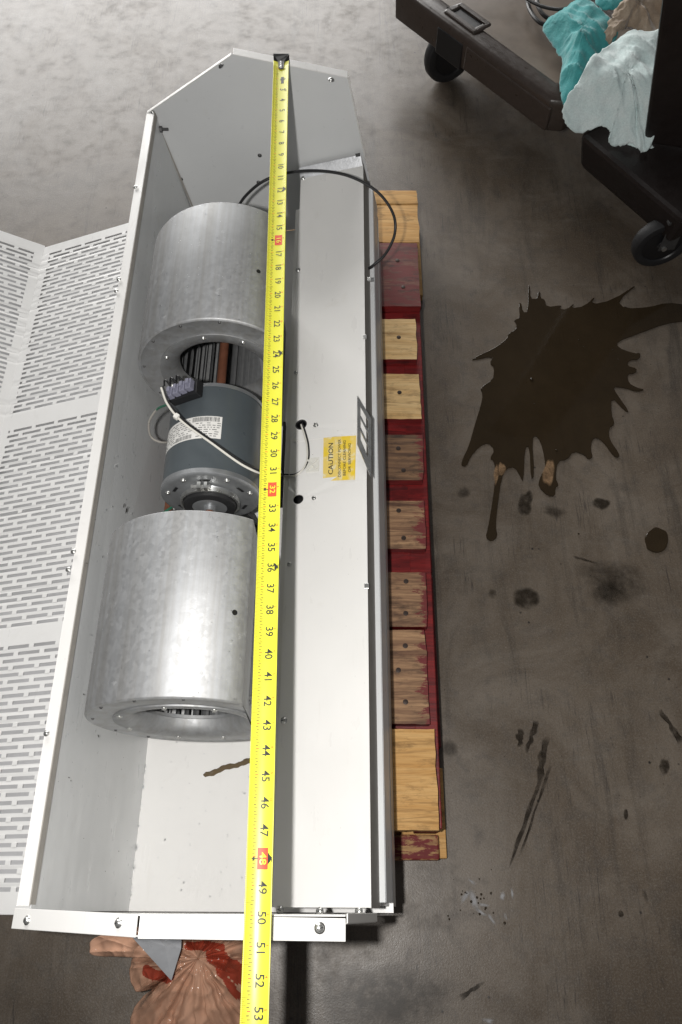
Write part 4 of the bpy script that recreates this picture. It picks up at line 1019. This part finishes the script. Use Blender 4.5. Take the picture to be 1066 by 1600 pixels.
# notch in the skirt under the hand-hold
m_ = MB(); c4 = [(ha-1.7, -.08), (ha+1.9, -.08), (ha+1.9, .9), (ha-1.7, .9)]; m_.hexa([cp(a, b, SZ-3.4) for a, b in c4]+[cp(a, b, SZ-.9) for a, b in c4]); obj('skirt_notch', m_, M['black'], cart, bevel=.1)
# rib moulded into the skirt
m_ = MB(); c4 = [(.9, -.14), (ha-2.2, -.14), (ha-2.2, .3), (.9, .3)]; m_.hexa([cp(a, b, SZ-3.0) for a, b in c4]+[cp(a, b+.05, SZ-.75) for a, b in c4]); obj('skirt_panel', m_, M['cart'], cart, bevel=.15)
# near end: lower moulding that carries the caster and the upright
m_ = MB(); p1 = Vector(onz(898, 232, SZ-3.2)); p2 = Vector(onz(1012, 330, SZ-3.2)); dd = (p2-p1).normalized(); ii = Vector((-dd.y, dd.x, 0)); 
if ii.x < 0: ii = -ii
def lp4(ins, z): return [tuple(p1+dd*ins+ii*ins+Vector((0, 0, z-p1.z))), tuple(p2+dd*3.5-dd*ins+ii*ins+Vector((0, 0, z-p1.z))), tuple(p2+dd*3.5-dd*ins+ii*(17-ins)+Vector((0, 0, z-p1.z))), tuple(p1+dd*ins+ii*(17-ins)+Vector((0, 0, z-p1.z)))]
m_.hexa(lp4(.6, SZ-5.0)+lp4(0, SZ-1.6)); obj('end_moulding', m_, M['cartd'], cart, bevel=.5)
# upright at the near end
u0 = Vector(onz(1005, 224, SZ-1.0)); u1 = Vector(onz(1042, -60, SZ+15)); u1 = u0+(u1-u0)*1.6; m_ = MB(); r0 = Vector((7, -1.6, 0)); r1 = Vector((7, -1.6, 0)); bk = Vector((.9, 2.3, 0)); 
m_.hexa([tuple(u0), tuple(u0+r0), tuple(u0+r0+bk), tuple(u0+bk), tuple(u1), tuple(u1+r1), tuple(u1+r1+bk), tuple(u1+bk)])
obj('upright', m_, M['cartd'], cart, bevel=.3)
def caster(px, py, R_, ang):
    p = onz(px, py, FZ); c = (p[0], p[1], FZ+R_); e = empty('tmp', c); bpy.data.objects.remove(e)
    ax = Vector((math.cos(ang), math.sin(ang), 0)); sdv = Vector((-ax.y, ax.x, 0))
    def wh(prof, n=36):
        m2 = MB(); k0 = 0
        for al, r_ in prof:
            for j in range(n): q_ = 2*math.pi*j/n; m2.v.append(tuple(Vector(c)+sdv*al+ax*r_*math.cos(q_)+Vector((0, 0, 1))*r_*math.sin(q_)))
        for i_ in range(len(prof)-1):
            for j in range(n): m2.f.append((i_*n+j, i_*n+(j+1) % n, (i_+1)*n+(j+1) % n, (i_+1)*n+j)); m2.m.append(0)
        return m2
    wl = obj('caster_wheel', wh([(-.55, R_*.72), (-.62, R_*.82), (-.55, R_*.96), (-.3, R_), (.3, R_), (.55, R_*.96), (.62, R_*.82), (.55, R_*.72)]), M['rubber'], cart, smooth=True)
    obj('rim', wh([(-.45, .01), (-.62, .35), (-.5, .5), (-.42, R_*.7), (-.55, R_*.74), (.55, R_*.74), (.42, R_*.7), (.5, .5), (.62, .35), (.45, .01)]), M['black'], wl, smooth=True, auto=30)
    for sg in (-1, 1):
        m2 = MB(); orient_box(m2, Vector(c)+sdv*sg*.8+Vector((0, 0, R_*.55))+ax*.3, ax, sdv, (0, 0, 1), 1.5, .12, R_*1.3); obj('caster_fork', m2, M['dkmetal'], cart, bevel=.04)
    m2 = MB(); orient_box(m2, Vector(c)+Vector((0, 0, R_*1.22))+ax*.3, ax, sdv, (0, 0, 1), 2.2, 2.2, .3); obj('caster_plate', m2, M['dkmetal'], cart, bevel=.05)
    m2 = MB(); m2.tube([tuple(Vector(c)-sdv*1.0), tuple(Vector(c)+sdv*1.0)], .22, 10); obj('axle', m2, M['zinc'], cart, smooth=True)
caster(698, 124, 2.9, .5); caster(1017, 410, 2.5, .15)

# ------------------------------------------------------------------ cloths on the cart
def cloth(name, outline, mat, cen, zfun, label, rings=26, n=150, seed=0, amp=.5, th=.08, ruff=.1, fold=(.55, -.83)):
    """outline: (px, py, z) points of the cloth's edge; folds come from layered noise"""
    pts = [Vector(onz(*p)) for p in outline]; pl = []
    m_ = len(pts)
    for i_ in range(m_):
        a, b, c, d = pts[i_-1], pts[i_], pts[(i_+1) % m_], pts[(i_+2) % m_]
        for k in range(max(3, n//m_)):
            t = k/max(3, n//m_); pl.append(0.5*((2*b)+(c-a)*t+(2*a-5*b+4*c-d)*t*t+(3*b-a-3*c+d)*t*t*t))
    N = len(pl); c0 = Vector(onz(*cen)); mb_ = MB(); vs = [tuple(c0+Vector((0, 0, zfun(0))))]
    for j in range(1, rings+1):
        t = j/rings
        for i_, p in enumerate(pl):
            q_ = c0.lerp(p, t); f1 = noise.noise(Vector((q_.x*.28+seed, q_.y*.28, seed)))*amp*1.6; f2 = noise.noise(Vector((q_.x*.75+seed, q_.y*.75, 3+seed)))*amp*.7; f3 = noise.noise(Vector((q_.x*7, q_.y*7, seed)))*.05+random.uniform(-.016, .016)
            fd = fold; al_ = q_.x*fd[0]+q_.y*fd[1]; pe_ = -q_.x*fd[1]+q_.y*fd[0]; rid = (max(0, 1-abs(noise.noise(Vector((pe_*.42+seed*2+.25*noise.noise(Vector((q_.x*.3, q_.y*.3, 4))), al_*.09, 9))))*3.2)**1.5)*amp*1.5; rid += (max(0, 1-abs(noise.noise(Vector((pe_*.95+seed, al_*.25, 19))))*3.5)**1.5)*amp*.55
            q_ = q_+Vector((f3+ruff*t*noise.noise(Vector((q_.x*3, q_.y*3, 5))), f3+ruff*t*noise.noise(Vector((q_.x*3, q_.y*3, 15))), zfun(t)+f1+f2+rid*(1-t*.6)+f3)); vs.append(tuple(q_))
    fs = [(0, 1+i_, 1+(i_+1) % N) for i_ in range(N)]
    for j in range(rings-1):
        a = 1+j*N; b = a+N; fs += [(a+i_, b+i_, b+(i_+1) % N, a+(i_+1) % N) for i_ in range(N)]
    mb_.add(vs, fs); o_ = obj(name, mb_, M[mat], smooth=True, auto=180); md_ = o_.modifiers.new('thickness', 'SOLIDIFY'); md_.thickness = th*I; md_.offset = -1
    o_['label'] = label; return o_
h0 = SZ+.2
def ctag(o_, cat): o_['category'] = cat; o_['group'] = 'cloths on the cart'
ctag(cloth('towel', [(848, 46, h0+.3), (862, 28, h0+1), (885, 12, h0+1.4), (912, 6, h0+1.8), (945, 22, h0+2), (965, 50, h0+2), (950, 85, h0+1.8), (915, 120, h0+1.2), (895, 152, h0+.4), (880, 160, h0-.2), (873, 135, h0-.1), (876, 108, h0), (868, 85, h0)], 'teal', (905, 60, h0+1.6), lambda t: 1.0*(1-t*t), 'crumpled teal terry towel on the shelf of the cart', seed=3, amp=.45), 'towel')
ctag(cloth('towel', [(930, 0, h0+2.2), (960, -18, h0+2.4), (985, -10, h0+2.6), (975, 12, h0+2.4), (952, 18, h0+2.2)], 'teal', (955, 2, h0+2.4), lambda t: .5*(1-t*t), 'end of a darker teal towel behind the beige gauze at the top edge', rings=12, n=60, seed=8, amp=.3), 'towel')
ctag(cloth('gauze_rag', [(945, 60, h0+2.2), (952, 35, h0+3), (972, 8, h0+3.4), (1000, -10, h0+3.6), (1045, -10, h0+3.8), (1055, 40, h0+3.4), (1030, 75, h0+2.8), (1000, 62, h0+2.6), (985, 45, h0+2.6), (965, 58, h0+2.4), (950, 72, h0+2)], 'gauze', (990, 28, h0+3.0), lambda t: .8*(1-t*t), 'beige gauze rag bunched above the towels on the cart', seed=12, amp=.6, ruff=.3), 'rag')
ctag(cloth('towel', [(876, 190, h0-.5), (880, 170, h0+.2), (905, 130, h0+1.6), (925, 95, h0+2.6), (955, 65, h0+3.2), (985, 48, h0+3.4), (1020, 52, h0+3.6), (1042, 60, h0+3.4), (1045, 120, h0+2.6), (1030, 190, h0+.8), (1018, 225, h0-.8), (1008, 236, h0-1.2), (1000, 236, h0-1.5), (985, 226, h0-1.2), (965, 232, h0-1.8), (948, 232, h0-1.8), (950, 212, h0-1), (925, 207, h0-1.0), (890, 207, h0-1.0)], 'aqua', (975, 130, h0+1.9), lambda t: .75*(1-t*t), 'pale aqua terry towel hanging over the near end of the cart', rings=32, n=200, seed=21, amp=.55), 'towel')
ctag(cloth('torn_rag', [(980, 236, h0-2.2), (990, 215, h0-1.4), (1008, 218, h0-1.4), (1037, 248, h0-2.4), (1024, 262, h0-2.8), (1008, 250, h0-2.5), (995, 243, h0-2.4), (990, 247, h0-2.5)], 'aqua', (1005, 235, h0-2), lambda t: .15*(1-t), 'small frayed pale rag corner hanging below the aqua towel', rings=10, n=80, seed=31, amp=.12, th=.08, ruff=.25), 'rag')
# cables lying on the shelf
cab = MB(); cab.tube(pxpath([(800, -20, h0+.3), (830, 2, h0+.6), (855, 12, h0+.9), (880, 14, h0+1.2), (910, 4, h0+1.4)]), .16, 8)
cable = obj('power_cord', cab, M['rubber'], smooth=True); tag(cable, 'black power cord looped on the cart shelf behind the teal towel', 'cord')
cab = MB(); cab.tube(pxpath([(822, -15, h0+.1), (828, 15, h0+.1), (845, 36, h0+.2), (870, 40, h0+.2)]), .2, 8); cab.tube(pxpath([(836, -15, h0+.2), (842, 12, h0+.2), (856, 28, h0+.2), (880, 30, h0+.3)]), .2, 8)
tag(obj('power_cord', cab, M['black'], smooth=True), 'second black cord bundled on the shelf left of the teal towel', 'cord')

# ------------------------------------------------------------------ plastic bag under the near end
bg = [(205, 1600, FZ+2), (222, 1560, FZ+2.5), (240, 1545, FZ+3), (215, 1548, FZ+3.5), (203, 1525, FZ+3.8), (208, 1500, FZ+4), (218, 1492, FZ+4), (190, 1488, FZ+3.6), (165, 1494, FZ+3.4), (142, 1488, FZ+3.2), (148, 1466, FZ+3.4), (190, 1455, FZ+4), (260, 1440, FZ+4.6), (330, 1440, FZ+4.8), (400, 1450, FZ+4.4), (408, 1500, FZ+3.6), (412, 1570, FZ+2.6), (415, 1650, FZ+1), (385, 1720, FZ+.5), (300, 1740, FZ+.5), (220, 1690, FZ+.8)]
pts = [Vector(onz(*p)) for p in bg]; pl = []
for i_ in range(len(pts)):
    a, b, c, d = pts[i_-1], pts[i_], pts[(i_+1) % len(pts)], pts[(i_+2) % len(pts)]
    for k in range(14): t = k/14; pl.append(0.5*((2*b)+(c-a)*t+(2*a-5*b+4*c-d)*t*t+(3*b-a-3*c+d)*t*t*t))
N = len(pl); c0 = Vector(onz(312, 1496, FZ+5.6)); m_ = MB(); vs = [tuple(c0)]; RG = 64
for j in range(1, RG+1):
    t = j/RG
    for i_, p in enumerate(pl):
        q_ = c0.lerp(p, t); v = q_-c0; ang = math.atan2(v.y, v.x)
        rg = lambda x: max(0.0, 1-abs(x)*2.2)**2
        pleat = rg(noise.noise(Vector((math.cos(ang)*3.2, math.sin(ang)*3.2, t*.5))))*.6*min(1, t*1.8)+rg(noise.noise(Vector((math.cos(ang)*7, math.sin(ang)*7, t*.9+5))))*.3*min(1, t*1.8)
        cr = rg(noise.noise(Vector((q_.x*.55, q_.y*.55, 2))))*.4+rg(noise.noise(Vector((q_.x*1.3, q_.y*1.3, 7))))*.16
        dome = .8*math.sin(min(1, t*1.1)*math.pi)
        q_.z += (pleat+cr+dome)*(1-.55*t**3); q_.x += .12*noise.noise(Vector((q_.x*2, q_.y*2, 20))); vs.append((q_.x, q_.y, max(q_.z, FZ+.15)))
fs = [(0, 1+i_, 1+(i_+1) % N) for i_ in range(N)]
for j in range(RG-1):
    a = 1+j*N; b = a+N; fs += [(a+i_, b+i_, b+(i_+1) % N, a+(i_+1) % N) for i_ in range(N)]
m_.add(vs, fs)
def segd(p, a, b):
    a, b, p = Vector(a[:2]), Vector(b[:2]), Vector(p[:2]); t = max(0, min(1, (p-a).dot(b-a)/(b-a).length_squared)); return (p-a-(b-a)*t).length
rs = [(onz(338, 1492, FZ+5), onz(415, 1550, FZ+4), .42), (onz(345, 1512, FZ+5), onz(400, 1590, FZ+4), .16), (onz(232, 1518, FZ+4.6), onz(268, 1524, FZ+5), .3), (onz(300, 1475, FZ+5), onz(350, 1478, FZ+5), .22)]
for k, f_ in enumerate(m_.f):
    c_ = sum((Vector(m_.v[q]) for q in f_), Vector())/len(f_)
    if any(segd(c_, a, b) < w_+.12*noise.noise(c_*1.6) for a, b, w_ in rs): m_.m[k] = 1
bag = obj('plastic_bag', m_, [M['bag'], M['bagred']], smooth=True, auto=60, solid=.01)
tag(bag, 'crumpled peach plastic bag with red print below the near end of the cabinet', 'plastic bag')
f1 = [onz(205, 1462, FZ+8.0), onz(245, 1462, FZ+8.2), onz(284, 1462, FZ+7.9), onz(283, 1482, FZ+7.6), onz(268, 1532, FZ+6.9), onz(232, 1492, FZ+7.6), onz(258, 1478, FZ+8.1)]
m_ = MB(); m_.add(f1, [(0, 1, 6, 5), (1, 2, 3, 6), (5, 6, 4), (6, 3, 4)])
foil = obj('grey_film_scrap', m_, M['foil'], solid=.03, subsurf=0); tag(foil, 'folded silver grey film scrap sticking out above the peach bag', 'film scrap')
